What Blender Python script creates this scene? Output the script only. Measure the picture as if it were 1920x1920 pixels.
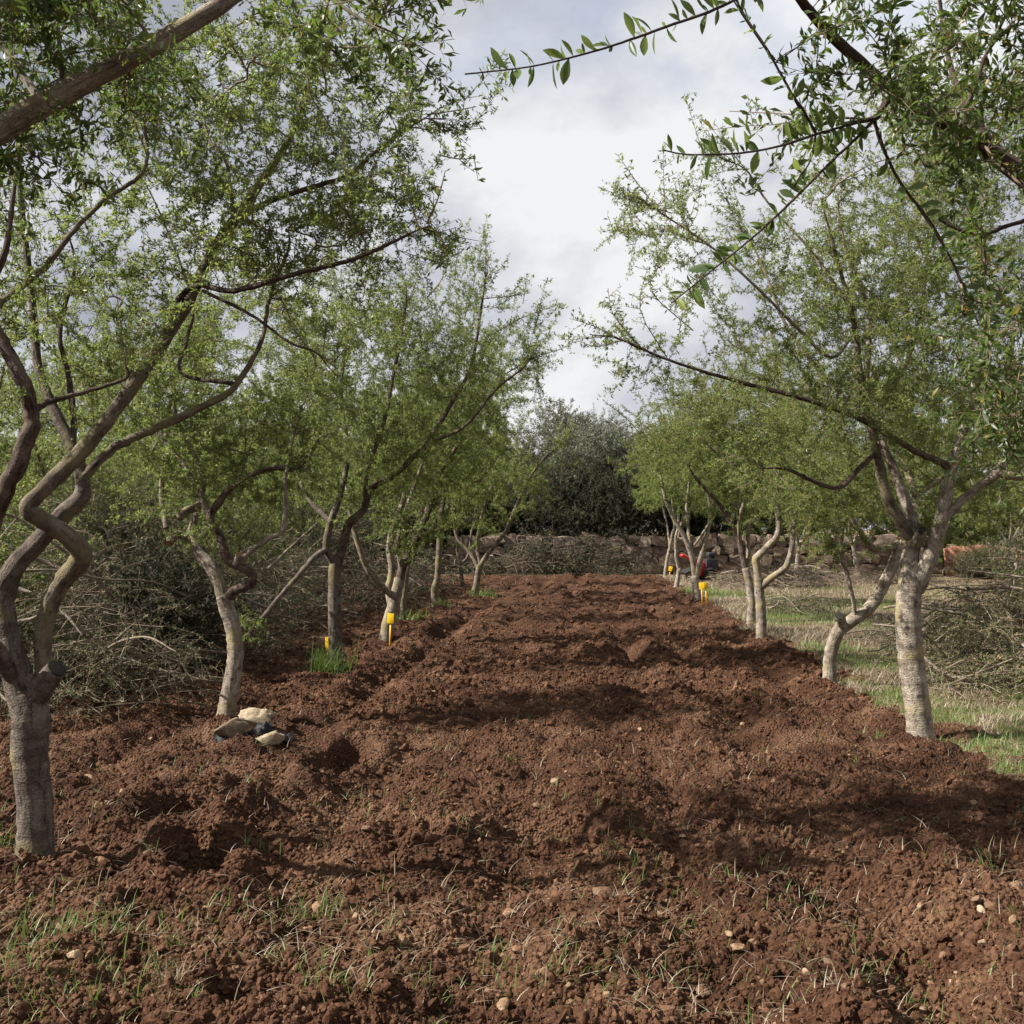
import bpy, math, random
import numpy as np
from mathutils import Vector, Matrix, noise as mnoise

for _o in list(bpy.data.objects):
    bpy.data.objects.remove(_o)
SC = bpy.context.scene
COL = SC.collection
R = math.radians

# ------------------------------------------------------------------ camera
F = 2058.0            # focal length in photo pixels (photo is 1920 px square)
HOR = 990.0           # horizon row in the photo
CAM_H = 1.5
PITCH = math.atan((HOR - 960.0) / F)
cam_d = bpy.data.cameras.new('camera')
cam_d.sensor_width = 36.0
cam_d.lens = 36.0 * F / 1920.0
cam_d.clip_start = 0.05
cam_d.clip_end = 3000.0
cam = bpy.data.objects.new('camera', cam_d)
COL.objects.link(cam)
cam.location = (0, 0, CAM_H)
cam.rotation_euler = (R(90) + PITCH, 0, 0)
SC.camera = cam

# ------------------------------------------------------------------ sky and sun
SUN_EL, SUN_ROT = R(41), R(261)
world = bpy.data.worlds.new('World')
SC.world = world
world.use_nodes = True
wn = world.node_tree
wn.nodes.clear()
def wnode(t, **k):
    n = wn.nodes.new(t)
    for a, b in k.items():
        setattr(n, a, b)
    return n
w_out = wnode('ShaderNodeOutputWorld')
sky = wnode('ShaderNodeTexSky', sky_type='NISHITA', sun_disc=False, sun_elevation=SUN_EL, sun_rotation=SUN_ROT)
bg_sky = wnode('ShaderNodeBackground'); bg_sky.inputs['Strength'].default_value = 0.10
bg_cl = wnode('ShaderNodeBackground'); bg_cl.inputs['Strength'].default_value = 0.43
tc = wnode('ShaderNodeTexCoord')
mp = wnode('ShaderNodeMapping'); mp.inputs['Scale'].default_value = (1.0, 1.0, 1.6); mp.inputs['Location'].default_value = (18.4, 16.0, 15.3)
n1 = wnode('ShaderNodeTexNoise'); n1.inputs['Scale'].default_value = 2.3; n1.inputs['Detail'].default_value = 7; n1.inputs['Roughness'].default_value = 0.58; n1.inputs['Distortion'].default_value = 0.15
r1 = wnode('ShaderNodeValToRGB')
e = r1.color_ramp.elements
e[0].position = 0.39; e[0].color = (0.40, 0.42, 0.49, 1)
e[1].position = 0.60; e[1].color = (0.88, 0.885, 0.90, 1)
x = r1.color_ramp.elements.new(0.49); x.color = (0.60, 0.62, 0.68, 1)
n2 = wnode('ShaderNodeTexNoise'); n2.inputs['Scale'].default_value = 3.4; n2.inputs['Detail'].default_value = 6
mp2 = wnode('ShaderNodeMapping'); mp2.inputs['Scale'].default_value = (1, 1, 1.8); mp2.inputs['Location'].default_value = (4.1, 2.2, 7.7)
r2 = wnode('ShaderNodeValToRGB')
r2.color_ramp.elements[0].position = 0.26; r2.color_ramp.elements[0].color = (0.72, 0.72, 0.72, 1)
r2.color_ramp.elements[1].position = 0.38; r2.color_ramp.elements[1].color = (1, 1, 1, 1)
mxs = wnode('ShaderNodeMixShader')
L = wn.links.new
L(tc.outputs['Generated'], mp.inputs['Vector']); L(mp.outputs['Vector'], n1.inputs['Vector'])
L(n1.outputs['Fac'], r1.inputs['Fac']); L(r1.outputs['Color'], bg_cl.inputs['Color'])
L(tc.outputs['Generated'], mp2.inputs['Vector']); L(mp2.outputs['Vector'], n2.inputs['Vector'])
L(n2.outputs['Fac'], r2.inputs['Fac']); L(r2.outputs['Color'], mxs.inputs['Fac'])
L(sky.outputs['Color'], bg_sky.inputs['Color'])
L(bg_sky.outputs['Background'], mxs.inputs[1]); L(bg_cl.outputs['Background'], mxs.inputs[2])
L(mxs.outputs['Shader'], w_out.inputs['Surface'])

sun_d = bpy.data.lights.new('sun', 'SUN')
sun_d.energy = 5.0
sun_d.angle = R(0.53)
sun_d.color = (1.0, 0.955, 0.88)
sun = bpy.data.objects.new('sun', sun_d)
COL.objects.link(sun)
to_sun = Vector((math.sin(SUN_ROT) * math.cos(SUN_EL), math.cos(SUN_ROT) * math.cos(SUN_EL), math.sin(SUN_EL)))
sun.rotation_euler = to_sun.to_track_quat('Z', 'Y').to_euler()
sun.location = to_sun * 50

SC.view_settings.view_transform = 'Standard'
SC.view_settings.look = 'None'
SC.view_settings.gamma = 1.0
SC.view_settings.use_curve_mapping = False
SC.view_settings.exposure = 1.24
SC.render.engine = 'CYCLES'
SC.cycles.use_denoising = True
SC.cycles.max_bounces = 8
SC.cycles.diffuse_bounces = 4
SC.cycles.transmission_bounces = 4
SC.cycles.transparent_max_bounces = 6

# ------------------------------------------------------------------ helpers
RNG = np.random.default_rng(11)
random.seed(11)
CP, SP = math.cos(PITCH), math.sin(PITCH)

def P(px, py, d):
    """point seen at photo pixel (px,py) that lies d metres in front of the lens"""
    a = (px - 960.0) / F
    b = (960.0 - py) / F
    return np.array([a * d, d * (CP - b * SP), CAM_H + d * (SP + b * CP)])

def gdepth(py):
    return CAM_H * F / (py - HOR)

def link(o, parent=None):
    COL.objects.link(o)
    if parent is not None:
        o.parent = parent
    return o

def tag(o, label=None, cat=None, group=None, kind=None):
    if label: o['label'] = label
    if cat: o['category'] = cat
    if group: o['group'] = group
    if kind: o['kind'] = kind
    return o

def empty(name, loc):
    o = bpy.data.objects.new(name, None)
    o.empty_display_size = 0.1
    o.location = Vector(loc)
    return link(o)

def mesh_np(name, verts, faces, mat=None, smooth=True, attrs=None):
    """faces: (N,3) or (N,4) int array, or a list of such arrays"""
    me = bpy.data.meshes.new(name)
    verts = np.asarray(verts, dtype=np.float32)
    fl = faces if isinstance(faces, list) else [faces]
    fl = [np.asarray(f, dtype=np.int32) for f in fl if len(f)]
    nl = sum(f.size for f in fl)
    nf = sum(len(f) for f in fl)
    me.vertices.add(len(verts)); me.vertices.foreach_set('co', verts.ravel())
    me.loops.add(nl); me.polygons.add(nf)
    loops = np.concatenate([f.ravel() for f in fl]) if fl else np.zeros(0, np.int32)
    starts, o = [], 0
    for f in fl:
        starts.append(o + np.arange(len(f), dtype=np.int32) * f.shape[1]); o += f.size
    me.loops.foreach_set('vertex_index', loops)
    me.polygons.foreach_set('loop_start', np.concatenate(starts).astype(np.int32))
    me.update(calc_edges=True)
    if smooth:
        me.polygons.foreach_set('use_smooth', np.ones(nf, dtype=bool))
    for an, (typ, dat) in (attrs or {}).items():
        at = me.attributes.new(an, typ, 'POINT')
        at.data.foreach_set('vector' if typ == 'FLOAT_VECTOR' else 'value', np.asarray(dat, dtype=np.float32).ravel())
    if mat: me.materials.append(mat)
    me.validate()
    return me

def mobj(name, me, parent=None, loc=None):
    o = bpy.data.objects.new(name, me)
    if loc is not None: o.location = Vector(loc)
    return link(o, parent)

def unit(v):
    return v / (np.linalg.norm(v, axis=-1, keepdims=True) + 1e-9)

# gradient noise
_perm = np.random.default_rng(5).permutation(4096)
_ang = np.random.default_rng(6).uniform(0, 2 * np.pi, 4096)
_gx, _gy = np.cos(_ang), np.sin(_ang)
def _h(ix, iy):
    return _perm[(_perm[ix & 4095] + iy) & 4095]
def perlin(x, y):
    x = np.asarray(x, float); y = np.asarray(y, float)
    ix = np.floor(x).astype(np.int64); iy = np.floor(y).astype(np.int64)
    fx, fy = x - ix, y - iy
    u = fx * fx * fx * (fx * (fx * 6 - 15) + 10); v = fy * fy * fy * (fy * (fy * 6 - 15) + 10)
    def g(a, b):
        h = _h(ix + a, iy + b)
        return _gx[h] * (fx - a) + _gy[h] * (fy - b)
    n0 = g(0, 0) * (1 - u) + g(1, 0) * u
    n1_ = g(0, 1) * (1 - u) + g(1, 1) * u
    return (n0 * (1 - v) + n1_ * v) * 1.4
_jx = np.random.default_rng(7).uniform(0, 1, 4096); _jy = np.random.default_rng(8).uniform(0, 1, 4096); _jr = np.random.default_rng(9).uniform(0.35, 1, 4096)
def domes(x, y, p=1.0):
    """clod-like domes scattered on a jittered grid, 0..1"""
    x = np.asarray(x, float); y = np.asarray(y, float)
    ix = np.floor(x).astype(np.int64); iy = np.floor(y).astype(np.int64)
    best = np.zeros_like(x)
    for a in (-1, 0, 1):
        for b in (-1, 0, 1):
            h = _h(ix + a, iy + b)
            cx = ix + a + _jx[h]; cy = iy + b + _jy[h]
            r = 0.75 * _jr[h]
            d2 = ((x - cx) ** 2 + (y - cy) ** 2) / (r * r)
            best = np.maximum(best, np.sqrt(np.clip(1 - d2, 0, 1)) * _jr[h] ** p)
    return best
def sstep(a, b, x):
    t = np.clip((x - a) / (b - a), 0, 1)
    return t * t * (3 - 2 * t)

# ------------------------------------------------------------------ materials
def new_mat(name):
    m = bpy.data.materials.new(name); m.use_nodes = True
    nt = m.node_tree; nt.nodes.clear()
    out = nt.nodes.new('ShaderNodeOutputMaterial')
    return m, nt, out
class NT:
    def __init__(s, nt): s.nt = nt
    def n(s, t, ins=None, **k):
        nd = s.nt.nodes.new(t)
        for a, b in k.items(): setattr(nd, a, b)
        for a, b in (ins or {}).items():
            if isinstance(b, bpy.types.NodeSocket): s.nt.links.new(b, nd.inputs[a])
            else: nd.inputs[a].default_value = b
        return nd
    def ramp(s, fac, stops):
        nd = s.nt.nodes.new('ShaderNodeValToRGB')
        el = nd.color_ramp.elements
        while len(el) > 1: el.remove(el[-1])
        for i, (p, c) in enumerate(stops):
            q = el[0] if i == 0 else el.new(p)
            q.position = p
            q.color = (c[0], c[1], c[2], 1) if not isinstance(c, (int, float)) else (c, c, c, 1)
        s.nt.links.new(fac, nd.inputs['Fac'])
        return nd.outputs['Color']
    def mix(s, fac, a, b, mode='MIX'):
        nd = s.nt.nodes.new('ShaderNodeMix'); nd.data_type = 'RGBA'; nd.blend_type = mode
        for sock, v in ((nd.inputs[0], fac), (nd.inputs[6], a), (nd.inputs[7], b)):
            if isinstance(v, bpy.types.NodeSocket): s.nt.links.new(v, sock)
            elif isinstance(v, (int, float)): sock.default_value = v
            else: sock.default_value = (v[0], v[1], v[2], 1)
        return nd.outputs[2]

def soil_colour(T, vec):
    a = T.n('ShaderNodeTexNoise', {'Vector': vec, 'Scale': 1.7, 'Detail': 5.0, 'Roughness': 0.6}).outputs['Fac']
    b = T.n('ShaderNodeTexNoise', {'Vector': vec, 'Scale': 34.0, 'Detail': 4.0, 'Roughness': 0.65}).outputs['Fac']
    c1 = T.ramp(a, [(0.30, (0.046, 0.021, 0.0118)), (0.50, (0.086, 0.041, 0.0228)), (0.70, (0.165, 0.091, 0.053))])
    c2 = T.ramp(b, [(0.30, (0.55, 0.52, 0.50)), (0.55, (1.0, 1.0, 1.0)), (0.74, (1.35, 1.38, 1.42))])
    col = T.mix(1.0, c1, c2, 'MULTIPLY')
    g = T.n('ShaderNodeTexNoise', {'Vector': vec, 'Scale': 120.0, 'Detail': 3.0, 'Roughness': 0.7}).outputs['Fac']
    return T.mix(T.ramp(g, [(0.62, 0.0), (0.74, 0.5)]), col, (0.25, 0.15, 0.095))

def mat_soil():
    m, nt, out = new_mat('red_soil'); T = NT(nt)
    geo = T.n('ShaderNodeNewGeometry').outputs['Position']
    col = soil_colour(T, geo)
    att = T.n('ShaderNodeAttribute', attribute_name='plough').outputs['Fac']
    g = T.n('ShaderNodeTexNoise', {'Vector': geo, 'Scale': 2.3, 'Detail': 6.0, 'Roughness': 0.7}).outputs['Fac']
    litter = T.ramp(g, [(0.33, (0.085, 0.070, 0.034)), (0.47, (0.19, 0.145, 0.085)), (0.60, (0.25, 0.19, 0.12)), (0.70, (0.16, 0.085, 0.05))])
    sp = T.n('ShaderNodeTexNoise', {'Vector': geo, 'Scale': 60.0, 'Detail': 3.0}).outputs['Fac']
    litter = T.mix(1.0, litter, T.ramp(sp, [(0.3, 0.5), (0.7, 1.4)]), 'MULTIPLY')
    col = T.mix(att, litter, col)
    h1 = T.n('ShaderNodeTexNoise', {'Vector': geo, 'Scale': 26.0, 'Detail': 6.0, 'Roughness': 0.7}).outputs['Fac']
    h2 = T.n('ShaderNodeTexVoronoi', {'Vector': geo, 'Scale': 55.0}).outputs['Distance']
    hh = T.n('ShaderNodeMath', {0: h1, 1: h2}, operation='SUBTRACT').outputs[0]
    bp = T.n('ShaderNodeBump', {'Height': hh, 'Strength': 1.0, 'Distance': 0.035})
    b = T.n('ShaderNodeBsdfPrincipled', {'Base Color': col, 'Roughness': 0.95, 'Normal': bp.outputs['Normal']})
    b.inputs['Specular IOR Level'].default_value = 0.12
    nt.links.new(b.outputs[0], out.inputs['Surface'])
    return m
def mat_clod(name, tint=None):
    m, nt, out = new_mat(name); T = NT(nt)
    geo = T.n('ShaderNodeNewGeometry').outputs['Position']
    col = soil_colour(T, geo)
    if tint is not None: col = T.mix(tint[0], col, tint[1])
    h1 = T.n('ShaderNodeTexNoise', {'Vector': geo, 'Scale': 70.0, 'Detail': 5.0, 'Roughness': 0.7}).outputs['Fac']
    bp = T.n('ShaderNodeBump', {'Height': h1, 'Strength': 0.8, 'Distance': 0.012})
    b = T.n('ShaderNodeBsdfPrincipled', {'Base Color': col, 'Roughness': 0.95, 'Normal': bp.outputs['Normal']})
    b.inputs['Specular IOR Level'].default_value = 0.12
    nt.links.new(b.outputs[0], out.inputs['Surface'])
    return m
def mat_rock(name, stops, scale=9.0, soil=0.35):
    m, nt, out = new_mat(name); T = NT(nt)
    geo = T.n('ShaderNodeNewGeometry').outputs['Position']
    oi = T.n('ShaderNodeObjectInfo').outputs['Random']
    a = T.n('ShaderNodeTexNoise', {'Vector': geo, 'Scale': scale, 'Detail': 7.0, 'Roughness': 0.65}).outputs['Fac']
    col = T.ramp(a, stops)
    v = T.ramp(oi, [(0.0, (0.50, 0.46, 0.42)), (0.35, (0.85, 0.80, 0.76)), (0.7, (1.0, 0.92, 0.82)), (1.0, (1.35, 1.32, 1.28))])
    col = T.mix(1.0, col, v, 'MULTIPLY')
    st = T.n('ShaderNodeTexNoise', {'Vector': geo, 'Scale': scale * 2.6, 'Detail': 4.0}).outputs['Fac']
    col = T.mix(T.ramp(st, [(0.48, 0.0), (0.66, soil * 2)]), col, (0.19, 0.085, 0.045))
    h1 = T.n('ShaderNodeTexNoise', {'Vector': geo, 'Scale': scale * 5, 'Detail': 5.0, 'Roughness': 0.7}).outputs['Fac']
    bp = T.n('ShaderNodeBump', {'Height': h1, 'Strength': 0.9, 'Distance': 0.02})
    b = T.n('ShaderNodeBsdfPrincipled', {'Base Color': col, 'Roughness': 0.9, 'Normal': bp.outputs['Normal']})
    b.inputs['Specular IOR Level'].default_value = 0.2
    nt.links.new(b.outputs[0], out.inputs['Surface'])
    return m
def mat_bark(name, base, pale, moss, moss_amt):
    m, nt, out = new_mat(name); T = NT(nt)
    bc = T.n('ShaderNodeAttribute', attribute_name='bc').outputs['Vector']
    mpg = T.n('ShaderNodeMapping', {'Vector': bc, 'Scale': (6.0, 6.0, 46.0)}).outputs['Vector']
    rings = T.n('ShaderNodeTexNoise', {'Vector': mpg, 'Scale': 1.0, 'Detail': 4.0, 'Roughness': 0.6, 'Distortion': 0.4}).outputs['Fac']
    blot = T.n('ShaderNodeTexNoise', {'Vector': bc, 'Scale': 13.0, 'Detail': 5.0, 'Roughness': 0.65}).outputs['Fac']
    fine = T.n('ShaderNodeTexNoise', {'Vector': bc, 'Scale': 120.0, 'Detail': 4.0}).outputs['Fac']
    col = T.mix(T.ramp(blot, [(0.42, 0.0), (0.60, 1.0)]), base, pale)
    col = T.mix(1.0, col, T.ramp(rings, [(0.33, 0.86), (0.5, 0.98), (0.66, 1.06)]), 'MULTIPLY')
    col = T.mix(1.0, col, T.ramp(fine, [(0.3, 0.7), (0.7, 1.2)]), 'MULTIPLY')
    mf = T.n('ShaderNodeMapping', {'Vector': bc, 'Scale': (52.0, 52.0, 9.0)}).outputs['Vector']
    fiss = T.n('ShaderNodeTexNoise', {'Vector': mf, 'Scale': 1.0, 'Detail': 5.0, 'Roughness': 0.7, 'Distortion': 0.6}).outputs['Fac']
    col = T.mix(1.0, col, T.ramp(fiss, [(0.36, 0.42), (0.46, 0.95), (0.7, 1.12)]), 'MULTIPLY')
    knot = T.n('ShaderNodeTexVoronoi', {'Vector': bc, 'Scale': 9.0}).outputs['Distance']
    col = T.mix(1.0, col, T.ramp(knot, [(0.10, 0.35), (0.17, 1.0)]), 'MULTIPLY')
    mo = T.n('ShaderNodeTexNoise', {'Vector': bc, 'Scale': 5.5, 'Detail': 4.0}).outputs['Fac']
    col = T.mix(T.ramp(mo, [(0.62 - moss_amt * 0.32, 0.0), (0.74 - moss_amt * 0.25, 0.75)]), col, moss)
    hh = T.n('ShaderNodeMath', {0: rings, 1: fine}, operation='ADD').outputs[0]
    hh = T.n('ShaderNodeMath', {0: hh, 1: fiss}, operation='ADD').outputs[0]
    bp = T.n('ShaderNodeBump', {'Height': hh, 'Strength': 0.8, 'Distance': 0.012})
    b = T.n('ShaderNodeBsdfPrincipled', {'Base Color': col, 'Roughness': 0.88, 'Normal': bp.outputs['Normal']})
    b.inputs['Specular IOR Level'].default_value = 0.2
    nt.links.new(b.outputs[0], out.inputs['Surface'])
    return m
def mat_leaf(name, stops, trans=0.5, tcol=(0.34, 0.43, 0.10), rough=0.42, by_object=False):
    m, nt, out = new_mat(name); T = NT(nt)
    if by_object:
        fac = T.n('ShaderNodeObjectInfo').outputs['Random']
    else:
        fac = T.n('ShaderNodeAttribute', attribute_name='rnd').outputs['Fac']
    col = T.ramp(fac, stops)
    if not by_object:
        oi = T.n('ShaderNodeObjectInfo').outputs['Random']
        col = T.mix(1.0, col, T.ramp(oi, [(0.0, (0.72, 0.76, 0.8)), (0.5, (1.0, 1.0, 1.0)), (1.0, (1.28, 1.2, 1.05))]), 'MULTIPLY')
    b = T.n('ShaderNodeBsdfPrincipled', {'Base Color': col, 'Roughness': rough})
    b.inputs['Specular IOR Level'].default_value = 0.35
    tr = T.n('ShaderNodeBsdfTranslucent', {'Color': T.mix(0.6, col, tcol)})
    mx = T.n('ShaderNodeMixShader', {0: trans, 1: b.outputs[0], 2: tr.outputs[0]})
    nt.links.new(mx.outputs[0], out.inputs['Surface'])
    return m
def mat_plain(name, col, rough=0.6, spec=0.4, var=0.15, metal=0.0, scale=14.0):
    m, nt, out = new_mat(name); T = NT(nt)
    geo = T.n('ShaderNodeNewGeometry').outputs['Position']
    a = T.n('ShaderNodeTexNoise', {'Vector': geo, 'Scale': scale, 'Detail': 5.0}).outputs['Fac']
    c = T.mix(1.0, col, T.ramp(a, [(0.3, 1 - var), (0.7, 1 + var)]), 'MULTIPLY')
    b = T.n('ShaderNodeBsdfPrincipled', {'Base Color': c, 'Roughness': rough, 'Metallic': metal})
    b.inputs['Specular IOR Level'].default_value = spec
    nt.links.new(b.outputs[0], out.inputs['Surface'])
    return m

M_SOIL = mat_soil()
M_CLOD = mat_clod('soil_clod')
M_PEB = mat_clod('pebble', (0.42, (0.29, 0.185, 0.115)))
M_STONE = mat_rock('field_stone', [(0.3, (0.17, 0.105, 0.066)), (0.5, (0.30, 0.21, 0.14)), (0.7, (0.43, 0.34, 0.245))], 14, 0.42)
M_LIME = mat_rock('limestone', [(0.3, (0.17, 0.135, 0.09)), (0.5, (0.33, 0.275, 0.195)), (0.7, (0.47, 0.41, 0.31))], 22, 0.22)
M_WALL = mat_rock('wall_stone', [(0.3, (0.09, 0.07, 0.058)), (0.5, (0.165, 0.135, 0.115)), (0.7, (0.25, 0.215, 0.185))], 4, 0.18)
M_BARK = mat_bark('bark_grey', (0.088, 0.067, 0.052), (0.175, 0.142, 0.113), (0.19, 0.165, 0.07), 0.15)  # grey bark, base darkened to carry the shade on the near-left trunk
M_BARKP = mat_bark('bark_pale', (0.18, 0.142, 0.108), (0.34, 0.29, 0.23), (0.27, 0.22, 0.10), 0.25)  # pale bark, raised further to carry warm sunlight on the stout right trunk
M_MOSS = mat_bark('bark_lichen', (0.105, 0.080, 0.059), (0.21, 0.172, 0.125), (0.175, 0.148, 0.07), 0.5)
M_DARKBARK = mat_bark('bark_red_brown', (0.070, 0.044, 0.034), (0.15, 0.108, 0.086), (0.13, 0.11, 0.06), 0.1)
M_CUT = mat_plain('cut_wood', (0.24, 0.15, 0.085), 0.8, 0.2)
M_CUTDARK = mat_plain('weathered_cut', (0.028, 0.025, 0.022), 0.95, 0.05)
M_TWIG = mat_plain('twig_bark', (0.16, 0.115, 0.085), 0.85, 0.2, 0.35, scale=6)
M_DEAD = mat_plain('dead_twig', (0.19, 0.145, 0.108), 0.9, 0.15, 0.6, scale=4)
LEAF_STOPS = [(0.0, (0.058, 0.084, 0.022)), (0.45, (0.094, 0.130, 0.033)), (0.80, (0.132, 0.168, 0.045)), (0.965, (0.16, 0.195, 0.07)), (0.985, (0.30, 0.20, 0.03))]
M_LEAF = mat_leaf('leaf', LEAF_STOPS)
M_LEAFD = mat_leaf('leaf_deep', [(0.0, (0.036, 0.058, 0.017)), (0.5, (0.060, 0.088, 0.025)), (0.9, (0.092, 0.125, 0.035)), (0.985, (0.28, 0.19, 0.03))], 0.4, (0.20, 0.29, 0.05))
M_LEAFY = mat_leaf('leaf_yellowish', [(0.0, (0.080, 0.100, 0.028)), (0.5, (0.125, 0.152, 0.045)), (0.95, (0.17, 0.185, 0.06)), (0.985, (0.30, 0.20, 0.03))])
M_LEAFN = mat_leaf('leaf_near', [(0.0, (0.040, 0.070, 0.022)), (0.6, (0.062, 0.105, 0.030)), (0.85, (0.10, 0.155, 0.040)), (1.0, (0.19, 0.23, 0.035))], 0.4, by_object=True)
M_OLIVE = mat_leaf('leaf_silver', [(0.0, (0.10, 0.12, 0.08)), (0.6, (0.17, 0.19, 0.14)), (1.0, (0.25, 0.27, 0.21))], 0.2, (0.15, 0.17, 0.10), 0.75)
M_BGLEAF = mat_leaf('leaf_dull', [(0.0, (0.065, 0.072, 0.034)), (0.6, (0.105, 0.112, 0.055)), (1.0, (0.15, 0.15, 0.08))], 0.25, (0.13, 0.15, 0.06), 0.8)
M_SHADELEAF = mat_leaf('leaf_shade_dark', [(0.0, (0.016, 0.022, 0.010)), (0.6, (0.028, 0.037, 0.016)), (1.0, (0.05, 0.06, 0.028))], 0.15, (0.06, 0.08, 0.02), 0.8)  # evergreen leaf with the deep shade under the olive put into its colour
M_WILT = mat_leaf('leaf_wilted', [(0.0, (0.045, 0.064, 0.022)), (0.6, (0.085, 0.106, 0.042)), (0.8, (0.14, 0.135, 0.07)), (1.0, (0.23, 0.14, 0.07))], 0.2, (0.14, 0.13, 0.06), 0.7)
M_GRASS = mat_leaf('grass_blade', [(0.0, (0.075, 0.125, 0.030)), (0.6, (0.12, 0.185, 0.045)), (0.9, (0.20, 0.24, 0.075)), (1.0, (0.33, 0.29, 0.15))], 0.35, (0.22, 0.32, 0.05), 0.5)
M_STRAW = mat_leaf('straw_blade', [(0.0, (0.14, 0.09, 0.055)), (0.5, (0.25, 0.19, 0.12)), (1.0, (0.44, 0.38, 0.28))], 0.15, (0.4, 0.33, 0.2), 0.7)

# ------------------------------------------------------------------ ground
SLOPE = 0.073           # both tree rows and the furrows drift to the right with distance
def edge_x(y):          # right-hand edge of the ploughed strip
    return 2.62 + 0.060 * y + 0.10 * perlin(y * 0.9, 3.3)
def plough(x, y):
    n = 0.34 * perlin(x * 1.3, y * 1.3) + 0.22 * perlin(x * 4.3, y * 4.3)
    return (1 - sstep(-0.12, 0.12, x - edge_x(y) + n)) * (1 - sstep(33.6, 34.4, y + n))
FURROWS = [(-3.15, .05, .16), (-2.06, .105, .17), (-1.25, .05, .14), (-0.36, .085, .15), (0.42, .05, .14), (1.12, .085, .16), (1.85, .06, .14), (2.5, .05, .12)]
PITS = []               # x, y, rx, ry, rot, depth
def _pit(px, py, rx, ry, rot, dep):
    d = gdepth(py); PITS.append(((px - 960) / F * d, d, rx, ry, R(rot), dep))
_pit(352, 1532, .19, .34, 8, .27); _pit(372, 1628, .12, .30, 20, .22); _pit(480, 1490, .16, .45, -6, .17); _pit(640, 1430, .14, .5, -5, .14); _pit(1180, 1225, .16, .6, -4, .13); _pit(1480, 1640, .25, .2, 10, .10); _pit(1000, 1560, .3, .18, 0, .09)
_pit(205, 1570, .09, .08, 0, .09); _pit(320, 1712, .18, .10, 0, .10); _pit(470, 1890, .14, .10, 0, .12)
_pit(1640, 1508, .08, .07, 0, .08); _pit(740, 1590, .22, .12, 0, .08); _pit(1300, 1610, .20, .12, 0, .07)
_pit(820, 1185, .20, .5, -5, .12); _pit(980, 1230, .30, .35, 0, .12); _pit(1060, 1108, .18, 1.3, -4, .14); _pit(800, 1225, .15, .4, 0, .10)
MOUNDS = [((px - 960) / F * gdepth(py), gdepth(py)) for px, py in [(68, 1622), (420, 1356), (1728, 1390), (629, 1253), (722, 1204), (1556, 1281), (818, 1136), (884, 1119)]]
def height(x, y):
    x = np.asarray(x, float); y = np.asarray(y, float)
    m = plough(x, y)
    near = 1 - sstep(40, 60, np.abs(y)) * 1.0
    h = 0.05 * perlin(x * 0.23, y * 0.23) * near
    u = x - SLOPE * y
    wob = 0.10 * perlin(x * 0.7 + 9, y * 0.7)
    soil = -0.035 + 0 * x
    for i, (uf, dep, w) in enumerate(FURROWS):
        k = np.clip(0.45 + 1.2 * perlin(y * 0.42 + 13 * i, 7.7 * i + 0.5), 0.0, 1.25)
        t = (u + wob - uf) / w
        soil = soil - 1.3 * dep * k * np.exp(-t * t) + 0.5 * dep * k * np.exp(-(np.abs(t) - 1.9) ** 2)
    wx = x + 0.12 * perlin(x * 1.9, y * 1.9 + 40); wy = y + 0.12 * perlin(x * 1.9 + 31, y * 1.9)
    soil = soil + 0.050 * np.abs(perlin(wx * 1.5, wy * 1.9)) + 0.032 * perlin(wx * 2.9, wy * 3.3)
    soil = soil + 0.050 * domes(wx * 3.6, wy * 3.6) + 0.030 * domes(wx * 8.5 + 3, wy * 8.5) + 0.016 * domes(wx * 19, wy * 19 + 5)
    soil = soil + 0.012 * perlin(x * 24, y * 24) + 0.006 * perlin(x * 47, y * 47)
    for (cx, cy) in MOUNDS:
        soil = soil + 0.03 * np.exp(-((x - cx) ** 2 + (y - cy) ** 2) / .035)
    for (cx, cy, rx, ry, ro, dep) in PITS:
        dx, dy = x - cx, y - cy
        a = (dx * math.cos(ro) + dy * math.sin(ro)) / rx; b = (-dx * math.sin(ro) + dy * math.cos(ro)) / ry
        q = a * a + b * b
        soil = soil - 1.25 * dep * np.exp(-q ** 3) + 0.3 * dep * np.exp(-(np.sqrt(q) - 1.7) ** 2 * 4)
    rough = 0.02 * perlin(x * 1.7, y * 1.7) + 0.012 * domes(x * 6, y * 6) + 0.008 * perlin(x * 15, y * 15)
    return h + m * soil + (1 - m) * rough * near
def hz(x, y):
    return float(height(np.array([x]), np.array([y]))[0])

def build_ground():
    core = 1.7 * (40 / 1.7) ** np.linspace(0, 1, 860)
    ys = np.concatenate([[-300, -60, -15, -4, -1, 0.3, 1.1], core, [42, 46, 55, 70, 110, 250, 900]])
    us = np.linspace(-1, 1, 820)
    ox = np.array([1.06, 1.2, 1.5, 2.2, 4, 9, 25, 60])
    us = np.concatenate([-ox[::-1], us, ox])
    w = 0.57 * np.clip(ys, 0.5, None) + 1.6
    X = us[None, :] * w[:, None]
    Y = np.repeat(ys[:, None], len(us), 1)
    Z = height(X, Y)
    pl = plough(X, Y)
    nr, nc = X.shape
    idx = np.arange(nr * nc).reshape(nr, nc)
    q = np.stack([idx[:-1, :-1], idx[:-1, 1:], idx[1:, 1:], idx[1:, :-1]], -1).reshape(-1, 4)
    me = mesh_np('ground', np.stack([X, Y, Z], -1).reshape(-1, 3), q, M_SOIL, True, {'plough': ('FLOAT', pl.ravel())})
    o = mobj('ground', me)
    tag(o, 'ploughed red earth strip between the tree rows with straw-littered edges', None, None, 'structure')
build_ground()

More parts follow.
